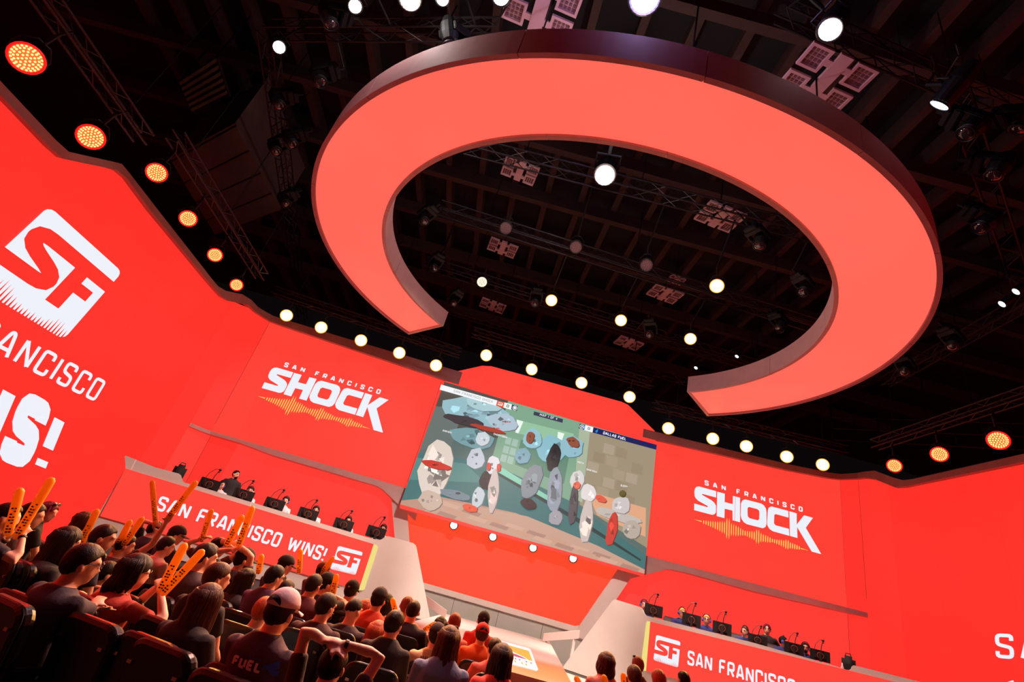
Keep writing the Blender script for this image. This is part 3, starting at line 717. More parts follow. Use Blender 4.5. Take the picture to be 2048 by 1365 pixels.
# sweep counter-clockwise from the end over the left team round the near side to the other end
A0 = aL; A1 = aR + 2 * math.pi if aR < aL else aR
RINGM = mat('ring_light', (60, 20, 18), .6, em=(255, 100, 84), es=1.06, noise=.05, nscale=.35)
RIMO = mat('ring_rim_outer', (168, 120, 126), .75, 0., noise=.06, nscale=3)
RIMI = mat('ring_rim_inner', (206, 172, 166), .7, 0., noise=.06, nscale=3)
ring = thing('light_ring', (RC[0], RC[1], HR), 'huge C-shaped glowing coral light ring hung from the roof', 'light ring')
P2 = lambda t, r, z: (RC[0] + r * math.cos(t), RC[1] + r * math.sin(t), z)
def band(name, t0, t1, rin, rout, z0, z1, m, n):
    V = []; Fc = []
    for i in range(n + 1):
        t = t0 + (t1 - t0) * i / n
        a, b = rin(t), rout(t)
        V += [P2(t, a, z0), P2(t, b, z0), P2(t, b, z1), P2(t, a, z1)]
        if i:
            o = 4 * (i - 1)
            for p, q in ((0, 1), (1, 2), (2, 3), (3, 0)): Fc.append((o + p, o + 4 + p, o + 4 + q, o + q))
    e = 4 * n; Fc += [(0, 1, 2, 3), (e + 3, e + 2, e + 1, e)]
    return mesh(name, V, Fc, m, ring, 'world')
NS = 10; g = .0012
for k in range(NS):
    t0, t1 = A0 + (A1 - A0) * k / NS, A0 + (A1 - A0) * (k + 1) / NS
    band('light_panel', t0 + g * .4, t1 - g * .4, ri, ro, HR, HR + .06, RINGM, 14)
    band('outer_rim', t0 + g, t1 - g, ro, lambda t: ro(t) + .1, HR - .06, HR + .62, RIMO, 14)
    band('inner_rim', t0 + g, t1 - g, lambda t: ri(t) - .1, ri, HR - .06, HR + .55, RIMI, 14)
for tt in (A0, A1):
    s_ = .012 if tt == A0 else -.012
    band('end_cap', tt - s_ * .9, tt, lambda t: ri(t) - .1, lambda t: ro(t) + .1, HR - .06, HR + .55, RIMI, 2)
band('top_plate', A0, A1, ri, ro, HR + .5, HR + .55, RIMO, 90)
for k in range(9):
    t = A0 + (A1 - A0) * (k + .5) / 9; bm = bmesh.new(); r_ = (ri(t) + ro(t)) / 2
    cyl(bm, P2(t, r_, HR + .5), P2(t, r_, 15.0), .018, 6); bobj('cable', bm, mat('steel_cable', (30, 28, 28), .5, .8), ring, 'world')
# ------------------------------------------------------------------ roof timbers
WOOD = mat('roof_timber', (52, 30, 23), .8, noise=.25, nscale=4)
cl = bpy.data.objects['ceiling']
for i in range(26):
    bm = bmesh.new(); box(bm, (-14.5 + 1.3 * i, 13, 15.75), (.22, 34, .5)); bobj('joist', bm, WOOD, cl, 'world')
for i in range(11):
    bm = bmesh.new(); box(bm, (2, -1 + 2.6 * i, 15.25), (40, .24, .5)); bobj('beam', bm, WOOD, cl, 'world')
BLK = mat('black_metal', (20, 19, 20), .5, .5, noise=.2, nscale=20)
GRM = mat('grey_metal', (44, 38, 38), .45, .7, noise=.15, nscale=9)
DUCTM = mat('duct_metal', (92, 76, 72), .6, .3, noise=.12, nscale=3)
# ventilation duct and louvre on the left under the roof
a, b = atZ(340, 318, 12.6), atZ(470, 246, 12.6); c, d = atZ(560, 420, 12.6), atZ(430, 470, 12.6)
dr = thing('air_duct', (a.x, a.y, 12.6), 'grey sheet-metal air duct high beside the left video wall', 'air duct')
pobj('casing', [a, b, c, d], Vector((0, 0, 2.3)), DUCTM, dr, 'world')
for k in range(4):
    p, q = a.lerp(d, k / 4 + .02), b.lerp(c, k / 4 + .02); u = (d - a) * .01
    pobj('seam', [p, q, q + u, p + u], Vector((0, 0, -.02)), BLK, dr, 'world')
for p in (a, b, c, d):
    bm = bmesh.new(); q = p.lerp((a + b + c + d) / 4, .1); cyl(bm, Vector((q.x, q.y, 14.85)), Vector((q.x, q.y, 15.02)), .05, 6); bobj('hanger', bm, BLK, dr, 'world')
lv = [(360, 215, 470, 120), (366, 200, 462, 110), (375, 190, 440, 128)]
A, B = atZ(358, 165, 12.9), atZ(430, 118, 12.9); Cc, Dd = atZ(455, 195, 12.9), atZ(385, 228, 12.9)
lr = thing('roof_louvre', (A.x, A.y, 12.9), 'slatted grey louvre under the roof near the air duct', 'louvre')
for k in range(6):
    p, q = A.lerp(Dd, k / 6), B.lerp(Cc, k / 6); u = (Dd - A) * .09
    pobj('slat', [p, q, q + u, p + u], Vector((0, 0, .12)), DUCTM, lr, 'world')
for p, q in ((A, Dd), (B, Cc)):
    bm = bmesh.new(); cyl(bm, p + Vector((0, 0, .1)), q + Vector((0, 0, .1)), .06, 6); cyl(bm, p + Vector((0, 0, .1)), Vector((p.x, p.y, 15.0)), .03, 6); bobj('side_bar', bm, BLK, lr, 'world')
# ------------------------------------------------------------------ trusses
TRUSSES = []
def truss(a, b, label, s=.3, hang=True, group=None):
    a, b = Vector(a), Vector(b); TRUSSES.append((a, b, s)); d = b - a; L = d.length; d.normalize()
    x = Vector((0, 0, 1)).cross(d).normalized(); z = d.cross(x)
    r = thing('lighting_truss', a, label, 'truss', group=group)
    cs_ = [(s / 2, s / 2), (-s / 2, s / 2), (-s / 2, -s / 2), (s / 2, -s / 2)]
    for u, v in cs_:
        bm = bmesh.new(); o = x * u + z * v; cyl(bm, a + o, b + o, .026, 6); bobj('chord', bm, GRM, r, 'world')
    bm = bmesh.new(); n = max(2, int(L / .45))
    for i in range(n):
        p, q = a + d * (L * i / n), a + d * (L * (i + 1) / n)
        for k in range(4):
            (u, v), (u2, v2) = cs_[k], cs_[(k + 1) % 4]
            if i % 2: (u, v), (u2, v2) = (u2, v2), (u, v)
            cyl(bm, p + x * u + z * v, q + x * u2 + z * v2, .012, 4)
    tag(bobj('lattice', bm, GRM, r, 'world'), kind='stuff')
    if hang:
        for t in (.12, .5, .88):
            p = a + d * L * t; bm = bmesh.new(); cyl(bm, p + z * s / 2, Vector((p.x, p.y, 15.0)), .014, 5); bobj('hanger', bm, BLK, r, 'world')
    return r
def mean_z(l, Y): return sum(atY(x, y, Y).z for x, y in l) / len(l)
AMB = [[(573, 631), (642, 655), (722, 681), (799, 706), (872, 731)], [(973, 711), (1064, 739), (1163, 766), (1259, 794)], [(1337, 857), (1426, 878), (1493, 893), (1574, 914), (1646, 930)]]
YA = 18.3
for seg, lb in zip(AMB, ('grey lattice truss over the SHOCK wall beside the long left desk', 'grey lattice truss over the hood of the big screen', 'grey lattice truss over the SHOCK wall behind the blue team')):
    p, q = atY(*seg[0], YA), atY(*seg[-1], YA); u = (q - p).normalized() * .8; up_ = Vector((0, -.24, .72))
    truss(p - u + up_, q + u + up_, lb)
REDS_L = [(52, 115, 52), (181, 273, 42), (313, 345, 33), (376, 437, 28), (430, 510, 24), (473, 570, 21)]
REDS_R = [(1789, 932, 23), (1879, 909, 26), (1997, 881, 32)]
def on_side(px, py, left):
    if left: n = Vector((1, -.05, 0)); p0 = Vector((-8.9, 17, 0))
    else: n = Vector((-1, -.05, 0)); p0 = Vector((13.7, 17, 0))
    return onpl(px, py, p0, n)
pl_ = [on_side(x, y, True) for x, y, s in REDS_L]; pr_ = [on_side(x, y, False) for x, y, s in REDS_R]
truss(pl_[0] + (pl_[0] - pl_[1]) * 1.8 + Vector((.24, -.1, .84)), pl_[1] + Vector((.24, .7, .84)), 'grey lattice truss carrying the two largest red lamps along the left video wall')
truss(pl_[2] + Vector((.24, -.5, .84)), pl_[-1] + Vector((.24, .6, .84)), 'grey lattice truss carrying four smaller red lamps along the left video wall')
truss(pr_[0] + Vector((-.24, .5, .82)), pr_[-1] + (pr_[-1] - pr_[0]) * .9 + Vector((-.24, -.1, 1.0)), 'grey lattice truss carrying red lamps along the right video wall')
for (p, q, zz, lb) in (((880, 415), (1640, 655), 12.45, 'lattice truss crossing above the ring opening under the wide spotlight'), ((850, 525), (1600, 760), 12.05, 'lattice truss with amber lamps crossing above the ring opening'), ((840, 600), (1500, 800), 12.35, 'lattice truss crossing above the ring gap nearest the screen'),
                     ((930, 290), (1640, 470), 12.85, 'lattice truss crossing above the near half of the ring opening'), ((540, 60), (1000, 60), 12.65, 'short lattice truss beyond the ring rim below the air duct'), ((1560, 20), (2040, 230), 13.3, 'lattice truss on the outer right flank of the ring')):
    truss(atZ(*p, zz), atZ(*q, zz), lb, .35)
truss(atZ(1890, 110, 12.3), atZ(2040, 560, 12.3), 'lattice truss running toward the right video wall past white spotlights', .35)
truss(atZ(535, 60, 12.5), atZ(606, 640, 12.5), 'lattice truss running along the outer left flank of the ring', .35)
truss(atZ(1770, 765, 11.75), atZ(2060, 600, 11.75), 'lattice truss low behind the right tip of the ring', .3)
# ------------------------------------------------------------------ lamps
LENS = {'amber': mat('lens_amber', (40, 40, 40), .2, em=(255, 232, 170), es=9.0), 'red': mat('lens_red', (40, 10, 10), .2, em=(255, 96, 40), es=1.6),
        'reddots': mat('lens_red_dots', (40, 10, 10), .2, em=(255, 220, 130), es=2.0), 'off': mat('lens_off', (150, 120, 120), .35, coat=.4, noise=.3, nscale=60),
        'offdots': mat('lens_off_dots', (70, 52, 52), .3), 'white': mat('lens_white', (40, 40, 40), .2, em=(245, 248, 255), es=14.0),
        'pale': mat('lens_pale', (40, 40, 40), .2, em=(220, 240, 255), es=3.0), 'dim': mat('lens_dim', (60, 40, 40), .2, em=(255, 228, 180), es=.5), 'dimdots': mat('lens_dim_dots', (40, 40, 40), .2, em=(255, 244, 214), es=3.),
        'glass': mat('lens_dark_glass', (40, 26, 30), .08, coat=1.), 'foot': mat('lens_foot', (40, 40, 40), .2, em=(255, 240, 232), es=6.)}
BEZA = mat('bezel_amber_glow', (40, 30, 10), .4, em=(255, 170, 50), es=1.6); BEZR = mat('bezel_red_glow', (40, 8, 8), .4, em=(255, 24, 20), es=1.3)  # bezels emit to stand in for the halo round a lit lens
def par(lens, dots=None, r=.2, bez=None, clamp=True):
    """round LED par can, lens towards -Y, hung from a yoke"""
    t = thing('par_lamp', (0, 0, 0))
    bm = bmesh.new(); cyl(bm, (0, -.02, 0), (0, .2, 0), r * 1.06, 20); cyl(bm, (0, .2, 0), (0, .3, 0), r * .9, 16, r * .6)
    bobj('housing', bm, BLK, t)
    bm = bmesh.new()
    V = [(r * 1.1 * math.cos(k * math.pi / 10), -.05, r * 1.1 * math.sin(k * math.pi / 10)) for k in range(20)]
    tube(bm, V + [V[0]], .02, 6, cap=False); bobj('bezel', bm, bez or BLK, t)
    bm = bmesh.new(); cyl(bm, (0, -.045, 0), (0, -.01, 0), r, 24); bobj('lens', bm, LENS[lens], t)
    if dots:
        bm = bmesh.new()
        for ring_, n in ((0, 1), (.27, 6), (.52, 12), (.76, 18), (.93, 22)):
            for k in range(n):
                a = 2 * math.pi * k / n; bmesh.ops.create_icosphere(bm, subdivisions=1, radius=r * .085, matrix=Matrix.Translation((r * ring_ * math.cos(a) * .97, -.047, r * ring_ * math.sin(a) * .97)))
        tag(bobj('led_dots', bm, LENS[dots], t), kind='stuff')
    if not clamp:
        bm = bmesh.new(); box(bm, (0, .12, r * 1.25), (.08, .06, r * .9)); bobj('bracket', bm, BLK, t); return t
    bm = bmesh.new(); tube(bm, [(-r * 1.12, .1, 0), (-r * 1.15, .1, r * .9), (-r * .5, .1, r * 1.7), (r * .5, .1, r * 1.7), (r * 1.15, .1, r * .9), (r * 1.12, .1, 0)], .018, 6); bobj('yoke', bm, BLK, t)
    bm = bmesh.new(); cyl(bm, (0, .1, r * 1.7), (0, .1, r * 1.7 + .28), .03, 8); bobj('clamp', bm, BLK, t)
    return t
def aim(o, loc, tgt, scale=1.):
    d = (Vector(tgt) - Vector(loc)).normalized(); y = -d; x = y.cross(Vector((0, 0, 1))).normalized(); z = x.cross(y)
    mm = Matrix.Identity(4)
    for i in range(3): mm[i][0], mm[i][1], mm[i][2] = x[i], y[i], z[i]
    o.location = loc; o.rotation_euler = mm.to_euler(); o.scale = (scale,) * 3
def spot(parent_o, loc, tgt, col, watt, ang_=60, rad_=.15, blend=.6):
    l = bpy.data.lights.new('beam', 'SPOT'); l.energy = watt; l.color = srgb(*col); l.spot_size = rad(ang_); l.spot_blend = blend; l.shadow_soft_size = rad_
    o = bpy.data.objects.new('beam', l); C.objects.link(o)
    d = (Vector(tgt) - Vector(loc)).normalized(); o.location = Vector(loc) + d * .15; o.rotation_euler = d.to_track_quat('-Z', 'Y').to_euler()
    return o
first = {}; LAMPS = []
def put(kind, maker, loc, tgt, label, cat, group, scale=1.):
    if kind not in first: first[kind] = o = maker()
    else: o = copy_tree(first[kind])
    aim(o, loc, tgt, scale); LAMPS.append((o, kind)); return tag(o, label, cat, group)
AUD = Vector((-.5, 4.0, 1.0))
LB = ['amber round lamp hung over the SHOCK wall beside the long left desk', 'amber round lamp hung over the hood of the big screen', 'amber round lamp hung over the SHOCK wall behind the blue team']
for k, seg in enumerate(AMB):
    for i, p in enumerate(seg):
        P = atY(*p, YA); t_ = AUD + Vector((random.uniform(-3, 3), random.uniform(-1, 2), 0))
        put('amber', lambda: par('amber', bez=BEZA), P, t_, LB[k], 'lamp', LB[k] + 's', 1.0)
        spot(None, P, AUD + Vector((-4 + 1.2 * (k * 5 + i) * .5, .5 * (i % 3), 0)), (255, 176, 92), AMBW, 50)
for l, left in ((REDS_L, True), (REDS_R, False)):
    for x, y, s in l:
        P = on_side(x, y, left); depth = (P - EYE).dot(FW); lb = 'red glowing lamp hung along the %s video wall' % ('left' if left else 'right')
        put('red', lambda: par('red', 'reddots', bez=BEZR), P, EYE + Vector((0, 3, -.8)), lb, 'lamp', lb + ' row', s * depth / 1000 / .41)
        spot(None, P, Vector((0, 6, .8)), (255, 40, 30), REDW, 80)
for x, y, dk in ((964, 564, 'dim'), (1103, 601, 'amber'), (1242, 641, 'amber'), (1434, 572, 'amber'), (1381, 678, 'amber')):
    P = atZ(x, y, 11.3)
    lb = 'amber lamp seen through the ring opening' if dk == 'amber' else 'dim amber lamp with separate dots seen through the ring opening'
    put(dk, (lambda: par('dim', 'dimdots')) if dk == 'dim' else (lambda: par('amber', bez=BEZA)), P, (0, 3, 1), lb, 'lamp', 'amber lamps above the ring opening' if dk == 'amber' else None, .88)
for x, y in ((1012, 456), (1152, 494), (1293, 530)):
    put('off', lambda: par('off', 'offdots'), atZ(x, y, 11.6), (0, 3, 1), 'unlit grey round lamp under a truss above the ring opening', 'lamp', 'unlit lamps above the ring', .9)
# footlights under the screen
for x, y in ((908, 1051), (986, 1074), (1066, 1096), (1146, 1117)):
    P = LOWP.at(x, y, .42)
    put('foot', lambda: par('foot', None, .13, clamp=False), P, P + Vector((-.3, -3, -.9)), 'small white lamp mounted under the lower edge of the big screen', 'lamp', 'lamps under the screen')
# white profile spotlights and moving heads
def profile(lens, r=.13):
    t = thing('spotlight', (0, 0, 0))
    bm = bmesh.new(); cyl(bm, (0, 0, 0), (0, .35, 0), r * 1.1, 16, r * 1.25); cyl(bm, (0, .35, 0), (0, .62, 0), r * 1.25, 16, r * .9); bobj('housing', bm, BLK, t)
    bm = bmesh.new(); V = [(r * 1.12 * math.cos(k * math.pi / 10), -.02, r * 1.12 * math.sin(k * math.pi / 10)) for k in range(20)]; tube(bm, V + [V[0]], .018, 6, cap=False); bobj('bezel', bm, GRM, t)
    bm = bmesh.new(); cyl(bm, (0, -.02, 0), (0, .02, 0), r, 20); bobj('lens', bm, LENS[lens], t)
    bm = bmesh.new(); tube(bm, [(-r * 1.35, .3, 0), (-r * 1.35, .3, r * 1.6), (r * 1.35, .3, r * 1.6), (r * 1.35, .3, 0)], .02, 6); cyl(bm, (0, .3, r * 1.6), (0, .3, r * 1.6 + .3), .03, 8); bobj('yoke', bm, BLK, t)
    return t
def mover():
    t = thing('moving_head', (0, 0, 0)); r = .13
    bm = bmesh.new(); tube(bm, [(0, -.02, 0), (0, .1, 0), (0, .28, 0), (0, .42, 0)], [r * 1.05, r * 1.3, r * 1.25, r * .7], 14); bobj('head', bm, BLK, t)
    bm = bmesh.new(); V = [(r * 1.0 * math.cos(k * math.pi / 10), -.09, r * 1.0 * math.sin(k * math.pi / 10)) for k in range(20)]; tube(bm, V + [V[0]], .014, 6, cap=False); bobj('bezel', bm, GRM, t)
    bm = bmesh.new(); ell(bm, (0, -.08, 0), (r * .9, .05, r * .9)); bobj('lens', bm, LENS['glass'], t, smooth=True)
    bm = bmesh.new()
    for s in (-1, 1): box(bm, (s * r * 1.45, .18, .1), (.05, .14, .34), bev=.015)
    box(bm, (0, .18, .3), (r * 3.1, .2, .12), bev=.02); bobj('yoke', bm, BLK, t)
    bm = bmesh.new(); cyl(bm, (0, .18, .34), (0, .18, .6), .035, 8); box(bm, (0, .18, .42), (.3, .22, .1), bev=.02); bobj('base', bm, BLK, t)
    return t
STG = Vector((2.2, 15.5, 1.5))
wl_ = [(1210, 349, 11.6, 'wide', 1.75, 'large brilliant white spotlight above the ring opening'), (820, -4, 11.8, 'wide', 1.5, 'brilliant white spotlight beyond the ring rim near the air duct'), (1002, -8, 11.8, 'white', 1.2, 'white spotlight hung beyond the ring between two brighter ones'), (1290, -6, 11.8, 'wide', 1.9, 'brilliant bluish white spotlight beyond the middle of the ring rim'),
       (710, 12, 11.8, 'white', 1.0, 'small white spotlight on the truss beyond the ring rim'), (558, 94, 11.5, 'white', 1.0, 'small white spotlight on the truss left of the ring'), (885, -2, 11.8, 'white', .9, 'small white spotlight hung close beside a brilliant one'), (1661, 58, 11.8, 'white', 1.4, 'white spotlight over the right flank of the ring near a grid fixture'), (1881, 208, 11.2, 'pale', 1.2, 'pale blue-white spotlight on the right truss'),
       (1474, 713, 11.6, 'pale', .55, 'tiny pale spotlight over the ring gap'), (1392, 736, 11.6, 'pale', .55, 'tiny pale spotlight hung low over the ring gap'), (2005, 608, 11.2, 'pale', .7, 'small pale spotlight low on the right truss'), (2033, 583, 11.2, 'pale', .7, 'small pale spotlight higher on the right truss')]
for i, (x, y, z_, ln, s_, lb) in enumerate(wl_):
    P = atZ(x, y, z_)
    put('w' + ln, (lambda l=ln: profile('white' if l == 'wide' else l)), P, EYE + Vector((.5, 4, 0)) if ln != 'pale' else STG, lb, 'spotlight', None, s_)
for x, y, z_ in ((900, 80, 11.6), (660, 42, 11.8), (558, 207, 11.75), (552, 300, 11.75), (572, 405, 11.75), (584, 285, 11.75), (848, 440, 11.6), (868, 535, 11.6), (907, 605, 11.4), (1992, 345, 11.2), (2044, 250, 11.3), (1938, 262, 11.2), (1810, 742, 11.), (1906, 690, 11.), (1965, 452, 11.2), (1520, 488, 11.6), (1608, 582, 11.6), (1560, 655, 11.4), (1300, 668, 11.4), (1070, 605, 11.5), (640, 160, 11.7)):
    put('mover', mover, atZ(x, y, z_), STG + Vector((random.uniform(-3, 2), -5 + random.uniform(-3, 2), -1)), 'black unlit moving-head lamp hung from the rigging', 'moving head', 'moving-head lamps in the rigging', 1.15)
# drop pipes from every fixture to its truss, or to the roof
for o, kind in LAMPS:
    if kind == 'foot': continue
    M_ = o.matrix_basis
    P = M_ @ Vector((0, .1, .6)) if o.name.startswith('par') else (M_ @ Vector((0, .3, .5)) if o.name.startswith('spot') else M_ @ Vector((0, .18, .58)))
    best = None
    for a_, b_, sz_ in TRUSSES:
        d_ = b_ - a_; t_ = max(.01, min(.99, (P - a_).dot(d_) / d_.dot(d_))); Q = a_ + d_ * t_; sx = Vector((0, 0, 1)).cross(d_).normalized() * sz_ / 2; Q = Q + (sx if (P - Q).dot(sx) > 0 else -sx) - Vector((0, 0, sz_ / 2))
        if Q.z > P.z - .3 and (best is None or (Q - P).length < (best - P).length): best = Q
    if best is None or (best - P).length > 1.6: best = Vector((P.x, P.y, 15.01))
    best = best + (best - P).normalized() * .06 + Vector((0, 0, .03 if best.z < 14 else 0)); bm = bmesh.new(); cyl(bm, P, best, .024, 6); bobj('drop_pipe', bm, BLK, o, 'world')
# stage key light from the white spotlight, plus warm-white beams added at amber lamps
for (x, y, z_), tg, wt, an in (((1210, 349, 11.6), (-5.0, 14.2, 2.2), 1.0, 40), ((1381, 678, 11.3), (6.3, 15.6, 1.6), .8, 44), ((1210, 349, 11.6), (2.0, 15., .9), .9, 36), ((1210, 349, 11.6), (2.2, 19.8, 1.6), 1.7, 48), ((1242, 641, 11.3), (-2.4, 16.2, 1.7), .7, 44), ((1434, 572, 11.3), (8.6, 13.4, 2.2), .9, 44), ((1210, 349, 11.6), (8.0, 19.0, 4.4), .8, 40), ((1210, 349, 11.6), (-6.0, 19., 4.4), .8, 40)):
    P = atZ(x, y, z_); spot(None, P, tg, (255, 226, 212), KEYW * wt, an, .12)
for (x, y, z_), tg in (((1210, 349, 11.6), (-2.8, 4.8, 1.)), ((1103, 601, 11.3), (0, 4.6, 1.)), ((1210, 349, 11.6), (.2, 5.4, 1.)), ((964, 564, 11.3), (-2.6, 4.6, 1.)), ((1210, 349, 11.6), (-.3, 3.3, 1.2)), ((1103, 601, 11.3), (-1., 3.2, 1.2))):  # fill beams added at the ring lamps to brighten the audience
    spot(None, atZ(x, y, z_), tg, (255, 186, 170), FILLW, 44, .12)
for (x, y, z_), col, wt in (((1210, 349, 11.3), (255, 244, 236), 240), ((820, -4, 11.5), (255, 244, 236), 170), ((1290, -6, 11.5), (190, 176, 255), 260)):  # point lights added near the spotlights to brighten ring rims and roof
    l = bpy.data.lights.new('rim_fill', 'POINT'); l.energy = wt; l.color = srgb(*col); l.shadow_soft_size = .2
    o = bpy.data.objects.new('rim_fill', l); C.objects.link(o); o.location = atZ(x, y, z_)
# square grid fixtures
GRID = mat('grid_fixture', (190, 150, 150), .6)
def grid_fix():
    t = thing('grid_fixture', (0, 0, 0))
    bm = bmesh.new(); box(bm, (0, 0, 0), (.26, 1.0, .08)); box(bm, (0, .27, 0), (.6, .12, .06)); box(bm, (0, -.27, 0), (.6, .12, .06)); bobj('frame', bm, GRID, t)
    for sx in (-1, 1):
        for sy in (-1, 1):
            bm = bmesh.new(); c_ = (sx * .46, sy * .27, 0)
            for d_ in (-.19, .19): box(bm, (c_[0] + d_, c_[1], 0), (.05, .43, .07)); box(bm, (c_[0], c_[1] + d_, 0), (.33, .05, .07))
            box(bm, (c_[0], c_[1], .03), (.4, .4, .02)); pn = bobj('grille', bm, GRID, t)
            bm = bmesh.new()
            for i in range(4):
                for j in range(4): box(bm, (c_[0] - .12 + .08 * i, c_[1] - .12 + .08 * j, .015), (.05, .05, .03))
            tag(bobj('cells', bm, mat('grid_cell', (96, 62, 62), .6), pn), kind='stuff')
    bm = bmesh.new(); cyl(bm, (0, 0, .04), (0, 0, 1.75), .02, 6); bobj('hanger', bm, BLK, t)
    return t
gf = None
for x, y, s_ in ((1083, 12, 1.15), (1650, 160, 1.15), (1440, 434, .9), (1330, 588, .85), (1005, 496, .8), (985, 612, .85), (1257, 687, .85), (1040, 342, .8), (1352, 560, .45)):
    P = atZ(x, y, 12.9 if s_ > 1 else (13.2 if s_ > .6 else 14.1))
    if gf is None: gf = o = grid_fix()
    else: o = copy_tree(gf)
    o.location = P; o.rotation_euler = (0, 0, rad(8)); o.scale = (s_, s_, 1.0)
    tag(o, 'pinkish grey fixture of four square grilles hung under the roof' if y > 200 else 'pinkish grey fixture of four square grilles hung outside the ring', 'grid fixture', 'square grid fixtures over the ring opening' if y > 200 else 'square grid fixtures outside the ring')

# catwalk beyond the right wall
A, B = atY(1665, 880, 20.6), atY(2060, 770, 16.5)
ck = thing('catwalk', A, 'dark metal catwalk with railing above the right video wall', 'catwalk')
d_ = (B - A); A2, B2 = A, Vector((B.x, B.y, A.z))
for h in (0, .55, 1.1):
    bm = bmesh.new(); cyl(bm, A2 + Vector((0, 0, h)), B2 + Vector((0, 0, h)), .03, 6); bobj('rail', bm, GRM, ck, 'world')
for k in range(9):
    p = A2.lerp(B2, k / 8); bm = bmesh.new(); cyl(bm, p + Vector((0, 0, -.05)), Vector((p.x, p.y, 15.0 if k % 4 == 0 else p.z + 1.12)), .035, 6); bobj('post', bm, GRM, ck, 'world')
pobj('deck', [A2, B2, B2 + Vector((.9, .5, 0)), A2 + Vector((.9, .5, 0))], Vector((0, 0, -.06)), BLK, ck, 'world')
# ------------------------------------------------------------------ seats
VINYL = mat('black_vinyl', (15, 12, 13), .3, coat=.25, bump=.15, bscale=90)
SHELL = mat('seat_shell', (9, 8, 8), .42)
def round_rect(w_, z0, z1, r):
    pts = [(-w_ / 2 + .02, z0), (w_ / 2 - .02, z0)]
    for c_, s0 in (((w_ / 2 - r), 0), (-(w_ / 2 - r), 90)):
        pts += [(c_ + r * math.cos(rad(s0 + k * 18)), z1 - r + r * math.sin(rad(s0 + k * 18))) for k in range(6)]
    return pts
def make_seat():
    t = thing('theatre_seat', (0, 0, 0))
    rec = lambda z: -.20 - (z - .45) * .14
    def pad(name, grow, y0, y1, m):
        bm = bmesh.new(); pts = round_rect(.49 + grow, .42 - grow / 2, .98 + grow / 2, .1)
        rings = []
        for yo, sh in ((y0, .025), (y0 + .012, .006), ((y0 + y1) / 2, 0), (y1 - .012, .006), (y1, .025)):
            rings.append([bm.verts.new((x * (1 - sh * 2 / .49), rec(z) + yo, .66 + (z - .66) * (1 - sh * 2 / .49))) for x, z in pts])
        n = len(pts)
        for a, b in zip(rings, rings[1:]):
            for k in range(n): bm.faces.new((a[k], a[(k + 1) % n], b[(k + 1) % n], b[k]))
        bm.faces.new(rings[0]); bm.faces.new(rings[-1][::-1])
        return bobj(name, bm, m, t, smooth=False)
    pad('back_cushion', 0, -.01, .07, VINYL); pad('back_shell', .012, -.05, -.008, SHELL)
    bm = bmesh.new(); box(bm, (0, .06, .44), (.48, .44, .1), bev=.035); bobj('seat_cushion', bm, VINYL, t)
    for s in (-1, 1):
        bm = bmesh.new(); box(bm, (s * .262, -.02, .62), (.04, .34, .035), bev=.012); bobj('armrest', bm, SHELL, t)
        bm = bmesh.new(); box(bm, (s * .262, -.08, .3), (.035, .12, .6), bev=.008); box(bm, (s * .262, -.06, .01), (.06, .3, .02)); bobj('leg', bm, SHELL, t)
        bm = bmesh.new(); box(bm, (s * .19, rec(.84) - .058, .84), (.035, .016, .02)); bobj('bracket', bm, mat('bracket_steel', (150, 146, 146), .3, .9), t)
    return t
SEAT0 = make_seat(); seat_used = [False]
def seat(x, y, rz, label, group='black theatre seats', z=0):
    if not seat_used[0]: o = SEAT0; seat_used[0] = True
    else: o = copy_tree(SEAT0)
    o.location = (x, y, z); o.rotation_euler = (0, 0, rz)
    return tag(o, label, 'seat', group)
# ------------------------------------------------------------------ people
SKIN = {k: mat('skin_' + k, c, .55, noise=.06, nscale=14) for k, c in dict(light=(226, 172, 146), tan=(196, 140, 112), brown=(128, 84, 64)).items()}
def hairmat(k):
    c = dict(black=(14, 11, 12), dark=(27, 18, 16), brown=(70, 42, 30), auburn=(128, 54, 34), red=(170, 70, 38), blond=(196, 150, 88), grey=(120, 112, 108), gold=(206, 160, 80), plum=(110, 26, 56))[k]
    return mat('hair_' + k, c, .45, noise=.35, nscale=9, stretch=(14, 14, 1.6), bump=.5, bscale=14, spec=.22)
def cloth(c): return mat('cloth_%d_%d_%d' % c, c, .85, noise=.12, nscale=7, bump=.25, bscale=40)
def rz_(a): return Matrix.Rotation(a, 3, 'Z')
def remesh(o, v):
    md = o.modifiers.new('skin', 'REMESH'); md.mode = 'VOXEL'; md.voxel_size = v; md.use_smooth_shade = True
    sm = o.modifiers.new('smooth', 'SMOOTH'); sm.iterations = 4; sm.factor = .5
HR_ = (.083, .103, .118)
def head_shape(bm, c, R_):
    T = lambda p: Vector(c) + R_ @ Vector(p)
    q = R_.to_4x4()
    ell(bm, T((0, -.008, .02)), (.077, .096, .1), q); ell(bm, T((0, .022, -.035)), (.06, .07, .08), q)
    ell(bm, T((0, .05, -.085)), (.032, .035, .028), q)
    tube(bm, [T((0, .088, .012)), T((0, .104, -.018)), T((0, .1, -.03))], [.01, .015, .012], 8)
    ell(bm, T((0, .086, -.055)), (.026, .012, .012), q); ell(bm, T((0, .082, .03)), (.06, .018, .012), q)
    for s in (-1, 1): ell(bm, T((s * .087, -.008, -.014)), (.014, .022, .034), q)
